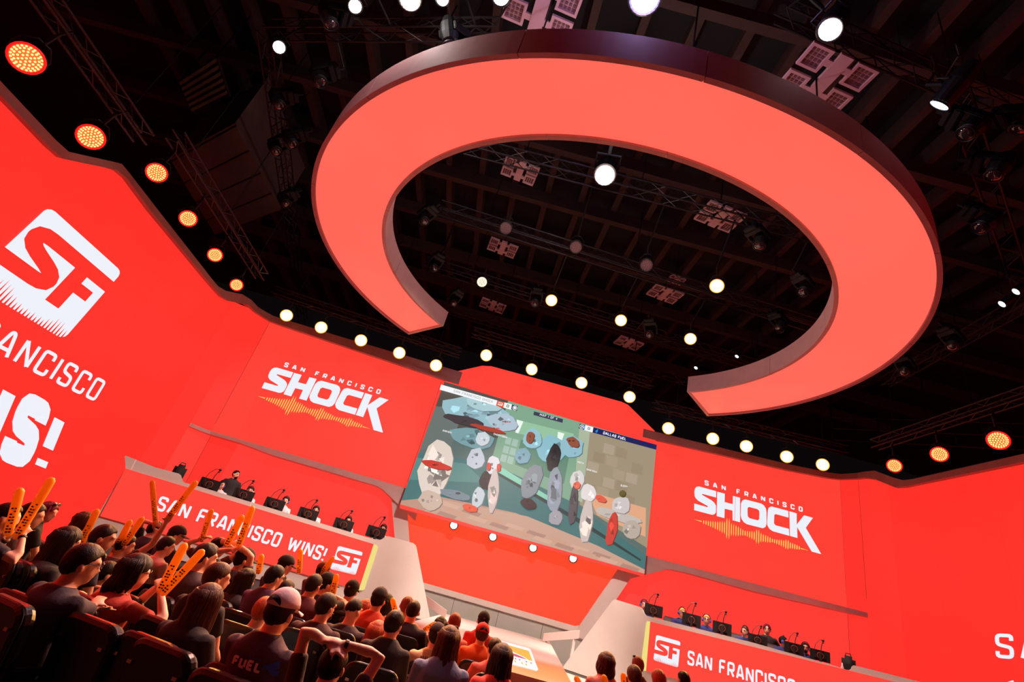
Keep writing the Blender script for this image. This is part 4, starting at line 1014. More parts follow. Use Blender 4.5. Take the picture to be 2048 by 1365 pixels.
def hand(bm, wr, d, palm_n, curl=.5, s=1.):
    """palm with four fingers and a thumb that leaves its side; d: direction of the forearm"""
    d = d.normalized(); n = (palm_n - d * palm_n.dot(d)).normalized(); x = d.cross(n)
    c = wr + d * .05 * s
    M_ = Matrix((x, d, n)).transposed().to_4x4()
    ell(bm, c, (.042 * s, .055 * s, .019 * s), M_)
    for i, (o, L) in enumerate(((-.03, .062), (-.0105, .075), (.0105, .072), (.03, .056))):
        p = c + d * .042 * s + x * o * s; pts = [p - d * .02 * s]; a = 0; q = p
        for k in range(3):
            a += curl * (.5 if k == 0 else 1.0); st_ = (d * math.cos(a) + n * math.sin(a)) * L * s * (.42, .33, .25)[k]
            pts.append(q); q = q + st_
        pts.append(q); tube(bm, pts, [.0095 * s, .0095 * s, .009 * s, .0085 * s, .0075 * s], 7)
    p = c - d * .02 * s - x * .035 * s
    tube(bm, [p, p + (-x * .8 + d * .6 + n * .2) * .032 * s, p + (-x * .75 + d * 1.5 + n * .9 * (1 + curl)) * .036 * s], [.013 * s, .011 * s, .009 * s], 7)
def ik(S, W, hint, L1, L2):
    d = W - S; D = d.length; mx = (L1 + L2) * .985
    if D > mx: W = S + d * (mx / D); D = mx; d = W - S
    u = d.normalized(); a = (L1 * L1 - L2 * L2 + D * D) / (2 * D); h = math.sqrt(max(0, L1 * L1 - a * a))
    p = hint - u * hint.dot(u); p.normalize()
    return S + u * a + p * h, W
def hair_shell(name, R_, c, kind, m, root, length=0., vol=1.1):
    """scalp of hair with an uneven hairline and lumpy relief; long hair runs on down the back and sides in locks"""
    n = 48; rows = 12; V = []; Fc = []; lim = []
    rng = random.Random(int(abs(c[0] * 977 + c[1] * 733 + c[2] * 391) * 10) + len(kind))
    rough_ = 0.0 if kind in ('hood',) else (.006 if kind in ('buzz', 'fade') else .03)
    for i in range(n):
        az = 2 * math.pi * i / n           # 0 = front (+y)
        f = math.cos(az)
        if kind == 'hood': L = 100 - 55 * max(0, f) ** 3 + 30 * max(0, -f)
        elif kind in ('long', 'bob'): L = 62 + 48 * (1 - max(0, f)) ** .6 + 20 * max(0, -f)
        elif kind == 'fade': L = 56 + 30 * (1 - max(0, f)) + 14 * max(0, -f)
        else: L = 56 + 50 * (1 - max(0, f)) ** 1.3 + 38 * max(0, -f) ** .6
        lim.append(rad(L + rng.uniform(-4, 4) * (1 if kind != 'hood' else 0)))
    def surf(az, th, gr):
        sn = math.sin(th) if th < rad(90) else 1 - (1 - math.sin(th)) * .85
        return Vector((HR_[0] * gr * sn * math.sin(az), HR_[1] * gr * sn * math.cos(az) - .008, .106 * gr * math.cos(th) + .016))
    ph = [rng.uniform(0, 6.28) for _ in range(6)]
    lump = lambda az, th: rough_ * (.5 * math.sin(9 * az + 2.5 * th + ph[0]) * math.sin(5 * th + ph[1]) + .6 * math.sin(4 * az + ph[2] + 3 * th) * math.sin(3 * th + ph[3]) + .35 * math.sin(17 * az + 6 * th + ph[4]))
    for layer in (0, 1):
        for j in range(rows + 1):
            for i in range(n):
                az = 2 * math.pi * i / n; th = max(.02, lim[i] * j / rows)
                g_ = vol + (lump(az, th) + rng.uniform(-.3, .3) * rough_) * min(1, th * 1.5) if layer == 0 else .97
                if layer == 0 and j >= rows - 1: g_ = min(g_, vol - .015 - .03 * (j - rows + 1))
                V.append(surf(az, th, g_))
    o2 = n * (rows + 1)
    for lay, o in ((0, 0), (1, o2)):
        for j in range(rows):
            for i in range(n):
                q = (o + j * n + i, o + j * n + (i + 1) % n, o + (j + 1) * n + (i + 1) % n, o + (j + 1) * n + i)
                Fc.append(q if lay == 0 else q[::-1])
    for i in range(n): Fc.append((rows * n + i, rows * n + (i + 1) % n, o2 + rows * n + (i + 1) % n, o2 + rows * n + i))
    o = mesh(name, [Vector(c) + R_ @ v for v in V], Fc, m, root, smooth=True)
    if length > 0:
        bm = bmesh.new()
        N = 46 if length > .15 else 40
        for k in range(N):
            az = rad(62) + (2 * math.pi - 2 * rad(62)) * (k + .5) / N + rng.uniform(-.04, .04)
            i = int(az / (2 * math.pi) * n) % n; Lk = length * rng.uniform(.86, 1.08); bk = max(0, -math.cos(az))
            pts = []; rs = []
            for t in (0, .15, .3, .5, .7, .86, 1.):
                if t < .3: p = surf(az, lim[i] * (.45 + .5 * t / .3), vol * 1.0 + .01)
                else:
                    u = (t - .3) / .7; b = surf(az, lim[i] * .95, vol + .01)
                    p = Vector((b.x * (1 + .22 * math.sin(u * 2.4) - .1 * u), b.y * (1 - .2 * u) - .045 * math.sin(u * 1.6) * bk, b.z - u * Lk))
                    p += Vector((rng.uniform(-1, 1), rng.uniform(-1, 1), 0)) * .006 * u
                pts.append(Vector(c) + R_ @ p); rs.append(.0165 * (1 if t < .8 else (.8 if t < .95 else .35)) * (.6 if t < .1 else 1))
            tube(bm, pts, rs, 6)
        tag(bobj('hair_locks', bm, m, o, smooth=True), kind='stuff')
    return o
def cap_obj(R_, c, m, root, back=False, logo=None):
    T = lambda p: Vector(c) + R_ @ Vector(p)
    n = 28; rows = 7; V = []; Fc = []
    for lay, g_ in ((0, 1.16), (1, 1.08)):
        for j in range(rows + 1):
            for i in range(n):
                az = 2 * math.pi * i / n; th = max(.02, rad(84) * j / rows)
                V.append(T((HR_[0] * g_ * math.sin(th) * math.sin(az), HR_[1] * g_ * math.sin(th) * math.cos(az) - .004, .112 * g_ * math.cos(th) ** .8 + .02)))
    o2 = n * (rows + 1)
    for o in (0, o2):
        for j in range(rows):
            for i in range(n): Fc.append((o + j * n + i, o + j * n + (i + 1) % n, o + (j + 1) * n + (i + 1) % n, o + (j + 1) * n + i))
    for i in range(n): Fc.append((rows * n + i, rows * n + (i + 1) % n, o2 + rows * n + (i + 1) % n, o2 + rows * n + i))
    cp_ = mesh('cap', V, Fc, m, root, smooth=True)
    s = -1 if back else 1
    bm = bmesh.new(); top = []; bot = []
    for i in range(11):
        a = rad(-62 + 124 * i / 10); x0, y0 = HR_[0] * 1.14 * math.sin(a), HR_[1] * 1.12 * math.cos(a)
        x1, y1 = HR_[0] * 1.2 * math.sin(a) * .98, HR_[1] * 1.1 * math.cos(a) + .075 * math.cos(a * .9)
        dz = -.012 * (1 - abs(math.sin(a)))
        for L_, z_ in ((top, .03), (bot, .022)): L_.append([bm.verts.new(T((x0, s * y0, z_))), bm.verts.new(T((x1, s * y1, z_ - .008 - .014 * abs(math.sin(a)) + dz)))])
    for i in range(10):
        for L_ in (top, bot): bm.faces.new((L_[i][0], L_[i + 1][0], L_[i + 1][1], L_[i][1]))
        bm.faces.new((top[i][1], top[i + 1][1], bot[i + 1][1], bot[i][1])); bm.faces.new((top[i][0], top[i + 1][0], bot[i + 1][0], bot[i][0]))
    for L_ in (0, 10): bm.faces.new((top[L_][0], top[L_][1], bot[L_][1], bot[L_][0]))
    bobj('brim', bm, m, cp_, smooth=False)
    bm = bmesh.new(); ell(bm, T((0, 0, .112 * 1.16 + .021)), (.008, .008, .005), None, 8, 5); bobj('button', bm, m if logo != 'white' else mat('cap_button', (200, 130, 90), .7), cp_)
    # strap opening of the side away from the brim
    bm = bmesh.new(); pts = []
    for i in range(13):
        a = math.pi * i / 12; az = math.pi + math.cos(a) * .62; th = rad(83) - math.sin(a) * .42
        if back: az -= math.pi
        pts.append(T((HR_[0] * 1.2 * math.sin(th) * math.sin(az), HR_[1] * 1.2 * math.sin(th) * math.cos(az) - .004, .112 * 1.19 * math.cos(th) ** .8 + .02)))
    c0 = sum(pts, Vector()) / len(pts) + R_ @ Vector((0, (.03 if back else -.03), 0))
    cv = bm.verts.new(c0); vs = [bm.verts.new(p) for p in pts]
    for i in range(12): bm.faces.new((cv, vs[i], vs[i + 1]))
    if logo == 'white': bobj('strap_opening', bm, mat('cap_opening', (12, 10, 10), .9), cp_)
    else: bm.free()
    if logo and logo != 'white':
        bm = bmesh.new(); yy = -HR_[1] * 1.19 if not back else HR_[1] * 1.19
        for x0, x1, z0, z1 in ((-.014, -.009, .04, .06), (-.014, .012, .055, .06), (-.003, .002, .04, .06), (.008, .013, .046, .06)): box(bm, T(((x0 + x1) / 2, yy, (z0 + z1) / 2)), (x1 - x0, .004, z1 - z0), R_.to_4x4())
        bobj('cap_badge', bm, mat('cap_badge', (220, 180, 170), .6), cp_)
    return cp_
def headset(R_, c, m, root, cup=(60, 90, 200)):
    T = lambda p: Vector(c) + R_ @ Vector(p)
    bm = bmesh.new(); tube(bm, [T((.098 * math.cos(a), 0, .02 + .128 * math.sin(a))) for a in [math.pi * k / 14 for k in range(15)]], .011, 6); h = bobj('headset', bm, m, root)
    for s in (-1, 1):
        bm = bmesh.new(); ell(bm, T((s * .098, -.004, -.01)), (.022, .036, .044), R_.to_4x4(), 12, 8); bobj('ear_cup', bm, mat('ear_cup_%d' % cup[2], cup, .4), h, smooth=True)
    bm = bmesh.new(); tube(bm, [T((-.098, .02, -.04)), T((-.085, .08, -.075)), T((-.03, .115, -.07))], .005, 5); bobj('microphone', bm, m, h)
def glasses(R_, c, root, up=False):
    T = lambda p: Vector(c) + R_ @ (Vector(p) if not up else Matrix.Rotation(rad(38), 3, 'X') @ Vector((p[0] * 1.12, p[1] + .012, p[2] + .03)))
    bm = bmesh.new()
    for s in (-1, 1):
        tube(bm, [T((s * .034 + .024 * math.cos(a), .106, .018 + .018 * math.sin(a))) for a in [2 * math.pi * k / 10 for k in range(11)]], .003, 5, cap=False)
        tube(bm, [T((s * .058, .104, .02)), T((s * .082, .02, .018))], .003, 5)
    tube(bm, [T((-.01, .108, .02)), T((.01, .108, .02))], .003, 5)
    g_ = bobj('sunglasses' if up else 'glasses', bm, mat('glasses_frame', (30, 24, 24), .3), root)
    if up:
        for s in (-1, 1):
            bm = bmesh.new(); ell(bm, T((s * .034, .106, .018)), (.024, .006, .018), R_.to_4x4() @ Matrix.Rotation(rad(38), 4, 'X'), 10, 6); bobj('lens', bm, mat('sun_lens', (30, 18, 20), .1, coat=1.), g_)
def face(R_, c, root, mouth=True, beard=None):
    T = lambda p: Vector(c) + R_ @ Vector(p)
    for s in (-1, 1):
        bm = bmesh.new(); ell(bm, T((s * .032, .088, .014)), (.014, .009, .008), R_.to_4x4(), 8, 6); bobj('eye', bm, mat('eye_dark', (40, 26, 22), .3), root)
        bm = bmesh.new(); ell(bm, T((s * .034, .092, .036)), (.022, .006, .005), R_.to_4x4(), 8, 6); bobj('eyebrow', bm, hairmat('dark'), root)
    bm = bmesh.new(); ell(bm, T((0, .096, -.056)), (.024, .006, .007), R_.to_4x4(), 8, 6); bobj('mouth', bm, mat('lips', (150, 74, 66), .5), root)
    if beard:
        bm = bmesh.new(); ell(bm, T((0, .052, -.082)), (.045, .05, .045), R_.to_4x4(), 12, 8); ell(bm, T((0, .094, -.046)), (.032, .012, .008), R_.to_4x4(), 10, 6); bobj('beard', bm, hairmat(beard), root, smooth=True)
NPER = [0]
def person(hp, face_yaw, head_yaw=0., hair='short', hc='dark', skin='light', shirt=(40, 36, 40), label='', s=1., floor=0., sleeve='short', hairlen=.25, cap=None, capback=False, caplogo=None, arms=None, pose='sit', look=0., lean=.05, hs=None, gl=False, fc=False, beard=None, vox=None, chair=True, group=None, vol=1.08, pants=(28, 28, 34), hunch=0., seatlabel=None, extra=None, tilt=0.):
    """hp: world position of the head centre; face_yaw: degrees clockwise from +Y the body faces; head_yaw is added for the head"""
    NPER[0] += 1
    a = -rad(face_yaw); Rb = rz_(a)
    base = Vector((hp.x, hp.y, 0)) - Rb @ Vector((0, lean, 0)); base.z = floor
    root = thing('person', base, label, 'person', a, group)
    inv = lambda P: rz_(-a) @ (P - base)
    hc_ = inv(hp); hz = hc_.z
    vox = vox or (.011 if (hp - EYE).length < 5.2 else .016)
    Rh = rz_(-rad(head_yaw)) @ Matrix.Rotation(rad(-look), 3, 'X') @ Matrix.Rotation(rad(tilt), 3, 'Y')
    Sc = Matrix.Diagonal((s, s, s)); Rs = Rh @ Sc
    sh_z = hz - .18 * s; sh_w = .185 * s; sy = hc_.y - .05 - hunch
    stand = pose == 'stand'
    hip = .92 * (hz / 1.6) if stand else min(.56, sh_z - .36)
    bmb, bms = bmesh.new(), bmesh.new()
    head_shape(bmb, hc_, Rs)
    tube(bmb, [(0, sy, sh_z - .03), (0, sy + .012, sh_z + .03 * s), (hc_.x * .5, hc_.y - .015, hz - .06 * s)], [.09 * s, .068 * s, .06 * s], 12)
    def torso(bm, g):
        rings = []
        prof = [(0, 0, .165, .125), (.12, 0, .17, .125), (.4, .0, .155, .11), (.7, .3, .18, .12), (.88, .7, .19, .115), (.965, .9, .172, .095), (1.03, 1., .118, .078), (1.10, 1., .074, .066)]
        n = 22
        for t, ky, rx, ry in prof:
            z = hip + (sh_z + .015 - hip) * t; y = sy * ky * .8 + sy * .2 * t; rx, ry = rx * s + g, ry * s + g
            rings.append([bm.verts.new((rx * math.copysign(abs(math.cos(u)) ** .85, math.cos(u)), y + ry * math.copysign(abs(math.sin(u)) ** .85, math.sin(u)), z)) for u in [2 * math.pi * k / n for k in range(n)]])
        for A_, B_ in zip(rings, rings[1:]):
            for k in range(n): bm.faces.new((A_[k], A_[(k + 1) % n], B_[(k + 1) % n], B_[k]))
        bm.faces.new(rings[0][::-1]); bm.faces.new(rings[-1])
    torso(bmb, -.012); torso(bms, .008)
    L1, L2 = .29 * s, .26 * s
    for sd, key in ((-1, 'L'), (1, 'R')):
        S_ = Vector((sd * sh_w, sy, sh_z - .03))
        spec = (arms or {}).get(key); hold = False
        if spec is None:
            W_ = Vector((sd * (.3 if stand else .12), sy + (.02 if stand else .34), hip + (-.05 if stand else .16))); E_, W_ = ik(S_, W_, Vector((sd * .6, -.6, -.4)), L1, L2); pn = Vector((0, 0, -1)) if not stand else Vector((-sd, 0, 0))
        elif isinstance(spec, tuple) and spec[0] == 'ew':
            E_, W_ = inv(spec[1]), inv(spec[2]); pn = inv(base + spec[3]) - inv(base) if len(spec) > 3 else Vector((0, 0, -1))
        else:
            W_ = inv(spec); E_, W_ = ik(S_, W_, Vector((sd * .7, .1, -.7)), L1, L2); pn = Vector((-sd, .4, 0)); hold = True
        dd = (E_ - S_)
        tube(bmb, [S_ - dd * .06, S_ + dd * .35, E_, E_ + (W_ - E_) * .3, W_], [.05 * s, .047 * s, .038 * s, .037 * s, .026 * s], 12)
        hand(bmb, W_, W_ - E_, pn, .75 if hold else .35, s)
        e_ = E_ if sleeve == 'short' else W_
        pts = [S_ - dd * .05, S_ + dd * .3, S_ + dd * .62] if sleeve == 'short' else [S_ - dd * .05, S_ + dd * .4, E_, E_ + (W_ - E_) * .5, E_ + (W_ - E_) * .93]
        if sleeve != 'none': tube(bms, pts, [.064 * s, .06 * s, .058 * s] if sleeve == 'short' else [.064 * s, .058 * s, .05 * s, .045 * s, .036 * s], 14)
        if arms and key in arms and extra == 'wristband': 
            bmw = bmesh.new(); tube(bmw, [W_ - (W_ - E_).normalized() * .03, W_ - (W_ - E_).normalized() * .012], .031 * s, 12); bobj('wristband', bmw, mat('wristband', (30, 24, 26), .6), root)
    bmp = bmesh.new()
    for sd in (-1, 1):
        H_ = Vector((sd * .09, 0, hip - .01))
        if stand: K_, A_ = Vector((sd * .1, .02, hip * .52)), Vector((sd * .1, 0, .08))
        else: K_, A_ = Vector((sd * .11, .37, max(.47, hip - .03))), Vector((sd * .11, .35, .08))
        tube(bmb, [H_, H_.lerp(K_, .5), K_, K_.lerp(A_, .4), A_], [.075, .065, .05, .048, .035], 10)
        tube(bmp, [H_ - (K_ - H_) * .08, H_.lerp(K_, .5), K_, K_.lerp(A_, .4), A_ + Vector((0, 0, .04))], [.098, .085, .068, .06, .052], 12)
        tube(bmb, [A_ + Vector((0, -.04, -.045)), A_ + Vector((0, .05, -.045)), A_ + Vector((0, .16, -.055))], [.034, .036, .024], 8)
    ell(bmp, (0, 0, hip), (.178, .135, .1))
    b_ = bobj('body', bmb, SKIN[skin], root, smooth=True); remesh(b_, vox)
    t_ = bobj('shirt', bms, cloth(shirt), root, smooth=True); remesh(t_, vox * 1.25)
    p_ = bobj('trousers', bmp, cloth(pants), root, smooth=True); remesh(p_, .02)
    if hair: hair_shell('hair', Rs, hc_, hair, hairmat(hc), root, hairlen * s if hair == 'long' else (.1 * s if hair == 'bob' else 0), vol if hair not in ('buzz', 'fade') else 1.03)
    if cap: cap_obj(Rs, hc_, cloth(cap), root, capback, caplogo)
    if hs: headset(Rs, hc_, BLK, root, hs)
    if gl: glasses(Rs, hc_, root, gl == 'up')
    if fc: face(Rs, hc_, root, True, beard)
    elif beard: face(Rs, hc_, root, True, beard)
    if chair and pose == 'sit':
        seat(base.x, base.y, a, seatlabel or 'black theatre seat under the %s' % label.split(' with ')[0].split(' in ')[0].replace('person', 'person').strip(), 'black theatre seats')
    return root
# ------------------------------------------------------------------ audience
def words(s, n): return ' '.join(s.replace(',', '').split()[:n])
SPEC = []
def aud(px, py, size, yaw, hyaw, hair, hc, shirt, label, arms=None, **kw):
    SPEC.append(dict(px=px, py=py, D=kw.pop('D', 0) or 1000 * .262 / size, D1=1000 * .262 / size, D0=None, yaw=yaw, hyaw=hyaw, hair=hair, hc=hc, shirt=shirt, label=label, arms=arms, kw=kw))
BLKT, GREY, RDT = (30, 26, 30), (112, 100, 98), (120, 34, 34)
aud(12, 1036, 58, 40, 20, 'short', 'black', (60, 56, 62), 'person with black hair thrusting two orange sticks by the far wall', {'R': (46, 1072), 'L': (14, 1078, .1)}, extra='wristband')
aud(62, 1033, 54, 42, 22, 'short', 'dark', (126, 108, 100), 'person with cropped dark hair in a taupe shirt', skin='tan')
aud(94, 1025, 43, 42, 40, 'bob', 'plum', (30, 26, 26), 'person with sunglasses pushed up on dark plum hair', gl='up')
aud(166, 1043, 38, 40, 15, 'long', 'brown', BLKT, 'person with long brown hair swept back beside an orange stick', hairlen=.35)
aud(130, 1086, 64, 38, 15, 'long', 'black', BLKT, 'person with very long black hair over the seat back', hairlen=.45, D=4.7)
aud(206, 1078, 55, 38, 30, 'short', 'dark', (40, 40, 60), 'person with short curly dark hair and a bare ear', skin='tan')
aud(165, 1130, 80, 24, 30, 'short', 'black', (46, 36, 48), 'person in a dark jacket and glasses clapping', {'R': ('ew', 176, 1222, 0, 184, 1214, .05), 'L': ('ew', 120, 1232, .2, 188, 1220, .2)}, sleeve='long', gl=True, vol=1.1, skin='tan', D=3.75)
aud(211, 1150, 58, 30, 10, 'short', 'black', BLKT, 'person with black hair almost hidden beside the clapping jacket', D=5.1)
aud(268, 1146, 70, 30, 35, 'bob', 'black', (170, 50, 36), 'person with a black bob and glasses in a red top', {'R': (322, 1188, .0), 'L': (312, 1176, .15)}, gl=True, vol=1.14, D=4.45)
aud(250, 1092, 52, 35, 20, 'short', 'dark', (70, 40, 44), 'person with a bare arm stretched up holding an orange stick', {'R': ('ew', 304, 1090, -.02, 332, 1046, -.05), 'L': (238, 1100)})
aud(310, 1060, 34, 30, 25, 'short', 'black', (50, 46, 60), 'person with black hair behind an upright orange stick', {'L': (306, 1048)})
aud(332, 1094, 47, 32, 20, 'short', 'dark', (200, 150, 150), 'person with dark hair in a pale pink shirt')
aud(352, 1073, 38, 34, 30, 'short', 'dark', BLKT, 'person in a dark cap near the first letters of the desk', cap=(34, 26, 26))
aud(410, 1116, 57, 26, 28, 'short', 'dark', (66, 50, 54), 'person with short dark hair in a charcoal shirt, neck bare', skin='light', D=5.5)
aud(436, 1096, 40, 30, 30, 'short', 'dark', (90, 60, 56), 'person with dark hair raising a wrist with a watch', {'R': (452, 1088), 'L': (404, 1078)}, extra='wristband')
aud(434, 1158, 62, 22, 35, 'short', 'brown', BLKT, 'person with tousled brown hair and a red-lit ear', skin='light')
aud(487, 1122, 44, 24, 30, 'short', 'dark', (60, 50, 52), 'person in a black brimmed cap with raised sticks', {'R': (478, 1092, .0), 'L': (462, 1100)}, cap=(28, 24, 24))
aud(490, 1162, 47, 22, 25, 'long', 'dark', (40, 36, 38), 'person with straight dark hair below the letters CISCO', hairlen=.3)
aud(549, 1156, 48, 16, 30, 'short', 'black', (74, 34, 66), 'person in a purple jersey with glasses and black hair', gl=True)
aud(570, 1133, 38, 20, 30, 'buzz', 'dark', BLKT, 'person in a dark cap before the word WINS', cap=(30, 26, 26))
aud(570, 1184, 45, 14, 20, 'short', 'dark', (70, 60, 50), 'person with straight dark hair directly behind the white cap')
aud(627, 1172, 46, 12, 15, 'buzz', 'dark', (96, 32, 36), 'person with a buzz cut in a maroon shirt', skin='tan')
aud(652, 1170, 41, 14, 40, 'short', 'dark', BLKT, 'person in a black cap turned to the right behind the buzz cut', {'R': (666, 1192)}, cap=(26, 22, 22))
aud(645, 1143, 31, 14, 30, 'short', 'dark', (90, 50, 40), 'person in a tan cap raising an orange stick', {'R': (642, 1156)}, cap=(120, 70, 46))
aud(702, 1183, 38, 8, 5, 'short', 'dark', (90, 110, 120), 'person in a dark cap with a small badge and blue-grey shirt', cap=(30, 26, 28), caplogo='badge')
aud(652, 1215, 54, 10, 30, 'short', 'dark', (66, 28, 34), 'person with short dark hair and a beard in maroon', beard='dark')
aud(707, 1223, 48, 10, 25, 'fade', 'black', (52, 30, 40), 'person with a shaved fade haircut in a dark plum top', skin='light')
aud(730, 1221, 41, 8, 10, 'long', 'red', (120, 60, 50), 'person with long strawberry blond hair next to the fade haircut', hairlen=.3)
aud(757, 1201, 43, 8, 12, 'short', 'black', (220, 70, 40), 'person in a black cap and orange shirt before the pale wedge', cap=(30, 24, 24))
aud(772, 1207, 36, 8, 10, 'long', 'dark', (210, 170, 160), 'person with long dark hair half behind an orange shirt', hairlen=.25)
aud(788, 1250, 54, 6, 25, 'short', 'dark', (36, 32, 34), 'person with thick dark hair in a black long-sleeved jacket', sleeve='long')
aud(826, 1223, 42, 4, 12, 'buzz', 'dark', (36, 28, 40), 'person with cropped hair in a dark jersey beside auburn hair', skin='light')
aud(813, 1214, 38, 4, 0, 'short', 'auburn', (200, 150, 120), 'person with auburn hair half behind a cropped head')
aud(880, 1252, 34, 2, -10, 'long', 'dark', (70, 40, 36), 'person with long dark hair leaning toward an orange stick', hairlen=.3)
aud(908, 1246, 38, 0, -15, 'buzz', 'auburn', (214, 110, 100), 'person with a shaved head in a salmon shirt')
aud(966, 1244, 34, -4, 4, 'short', 'black', (200, 40, 34), 'person in a tall black cap and red shirt', cap=(26, 22, 24), caplogo='badge')
aud(963, 1270, 39, -4, 0, 'short', 'brown', (240, 110, 40), 'person in a red cap and an orange shirt', cap=(196, 30, 30), caplogo='white')
aud(752, 1271, 52, 6, 12, 'bob', 'red', (50, 60, 90), 'person with bright red hair down to the shoulders', vol=1.15)
aud(562, 1226, 82, 16, 8, 'short', 'dark', (72, 48, 56), 'person in a pale cap and dark shirt lettered FUEL', cap=(214, 196, 204), caplogo='white', skin='light', lean=.0, D=3.4)
aud(665, 1334, 78, 8, 12, 'short', 'black', (58, 44, 48), 'person with both hands clasped on top of black hair', {'L': ('ew', 612, 1258, .05, 660, 1290, .0, (0, .3, -1)), 'R': ('ew', 762, 1312, .05, 686, 1288, .02, (0, .3, -1))}, skin='light', extra='wristband', D=2.95)
aud(526, 1224, 56, 16, 0, 'short', 'red', (110, 150, 170), 'person with short red hair and a light blue shirt')
aud(412, 1206, 70, 20, 10, 'long', 'brown', (34, 26, 28), 'person with long blond-streaked hair falling over the seat', hairlen=.42, vol=1.15, D=3.75)
aud(896, 1284, 60, -6, 6, 'long', 'brown', (110, 130, 160), 'person with long brown hair and sunglasses on top in light blue', hairlen=.26, gl='up')
aud(872, 1274, 46, -2, -5, 'short', 'dark', (206, 186, 140), 'person in a dark cap with a badge and pale olive shirt', cap=(40, 28, 34), caplogo='badge')
aud(1002, 1319, 56, -8, 4, 'long', 'dark', (226, 60, 50), 'person with long dark brown hair in a coral shirt', hairlen=.32, vol=1.14)
aud(988, 1300, 43, -8, -15, 'short', 'dark', (210, 90, 76), 'person with short dark hair in a faded coral shirt')
aud(1212, 1328, 42, -8, 0, 'bob', 'brown', (226, 150, 140), 'person with a smooth brown bob in a pink shirt', vol=1.14)
aud(1275, 1333, 35, -12, 10, 'short', 'auburn', (90, 40, 36), 'person with auburn hair and glasses pushed up near the yellow strip', gl='up')
aud(1267, 1354, 40, -12, 0, 'short', 'brown', (120, 60, 40), 'person with wavy brown hair before the pale wedge', vol=1.16)
aud(1316, 1362, 36, -12, 0, 'short', 'red', (150, 70, 50), 'person with frizzy orange hair below the SF emblem', vol=1.25)
aud(1366, 1362, 34, -14, -10, 'short', 'black', (60, 40, 40), 'person with spiky black hair below the desk lettering')
# give everybody room: slide people along their sight line, keeping their size in view
for q in SPEC: q['D0'] = q['D1']
for it in range(200):
    for i, p in enumerate(SPEC):
        for q in SPEC[i + 1:]:
            P, Q = atD(p['px'], p['py'], p['D']), atD(q['px'], q['py'], q['D'])
            d = Vector((P.x - Q.x, P.y - Q.y)); f = Vector((math.sin(rad((p['yaw'] + q['yaw']) / 2)), math.cos(rad((p['yaw'] + q['yaw']) / 2))))
            al = d.dot(f); sd = (d - f * al).length
            if math.hypot(al / .8, sd / .57) < 1:
                n_, fr_ = (p, q) if p['D'] < q['D'] else (q, p)
                fr_['D'] *= 1.01
for q in SPEC:
    r_ = max(.85, min(1.25, q['D'] / q['D0'])); D = q['D']; hp = atD(q['px'], q['py'], D); A = None
    if q['arms']:
        A = {}
        for k, v in q['arms'].items():
            if v[0] == 'ew': A[k] = ('ew', atD(v[1], v[2], D + v[3]), atD(v[4], v[5], D + v[6]), Vector(v[7]) if len(v) > 7 else Vector((0, 0, -1)))
            else: A[k] = atD(v[0], v[1], D + (v[2] if len(v) > 2 else -.05))
    q['root'] = person(hp, q['yaw'], q['hyaw'], q['hair'], q['hc'], shirt=q['shirt'], label=q['label'], arms=A, s=r_, seatlabel='black theatre seat of the ' + words(q['label'], 10), **q['kw'])
# empty seats nearest the photographer
def seat_px(px, py, D, yaw, label):
    """px, py: middle of the seat back's upper edge"""
    P = atD(px, py, D); z = .98; P = EYE + ray(px, py) * ((z - CZ) / ray(px, py).z)
    R_ = rz_(-rad(yaw)); o = P - R_ @ Vector((0, -.27, 0))
    seat(o.x, o.y, -rad(yaw), label)
for x, y, yw, lb in ((52, 1190, 18, 'empty black theatre seat behind the clapping jacket'), (196, 1238, 18, 'empty black theatre seat beside the one behind the clapping jacket'), (338, 1291, 18, 'empty black theatre seat behind the long blond-streaked hair'), (480, 1340, 18, 'empty black theatre seat behind the FUEL shirt'),
                   (40, 1119, 22, 'empty black theatre seat behind the taupe shirt'), (250, 1186, 22, 'empty black theatre seat behind the black bob')):
    seat_px(x, y, 3, yw, lb)
# printing on shirts
SM = mat('shirt_print_white', (240, 222, 226), .8); SB = mat('shirt_print_blue', (50, 84, 214), .8); SO = mat('shirt_print_grey', (120, 92, 80), .8)
v7 = lambda x, y: (440 + x / 6.024, 1180 + y / 6.024)
v8 = lambda x, y: (700 + x / 5.689, 1160 + y / 5.689)
def prints(key, yaw, makers):
    root = [q['root'] for q in SPEC if key in q['label']][0]; hb = root.location; nb = rz_(-rad(yaw)) @ Vector((0, -1, 0))
    PB = Plane(Vector((hb.x, hb.y, 1)) + nb * .17, nb); shirt = [c for c in root.children if c.name.startswith('shirt')][0]
    for f in makers:
        o = f(PB, nb)
        bm = bmesh.new(); bm.from_mesh(o.data); bmesh.ops.delete(bm, geom=[f_ for f_ in bm.faces if f_.normal.dot(nb) < .9], context='FACES')
        bmesh.ops.triangulate(bm, faces=bm.faces); bm.transform(root.matrix_basis.inverted()); bm.to_mesh(o.data); bm.free()
        o.parent = root
        md = o.modifiers.new('wrap', 'SHRINKWRAP'); md.target = shirt; md.wrap_method = 'PROJECT'; md.use_project_y = True; md.use_negative_direction = True; md.use_positive_direction = True; md.offset = .004; md.wrap_mode = 'ABOVE_SURFACE'
prints('lettered FUEL', 16, [lambda P, n: text('print', 'FUEL', P, v7(110, 905), v7(165, 780), v7(455, 1020), SM, None, t=.26, gap=.1, off=0, thick=.004), lambda P, n: text('print', 'DALLAS', P, v7(205, 770), v7(215, 742), v7(480, 870), SB, None, t=.16, gap=.6, off=0, thick=.004),
    lambda P, n: pobj('print', P.pts([v7(480, 975), v7(500, 910), v7(575, 900), v7(670, 865), v7(645, 960), v7(575, 985), v7(640, 985), v7(600, 1055), v7(560, 1055), v7(540, 1000), v7(530, 955)]), n * -.004, SB)])
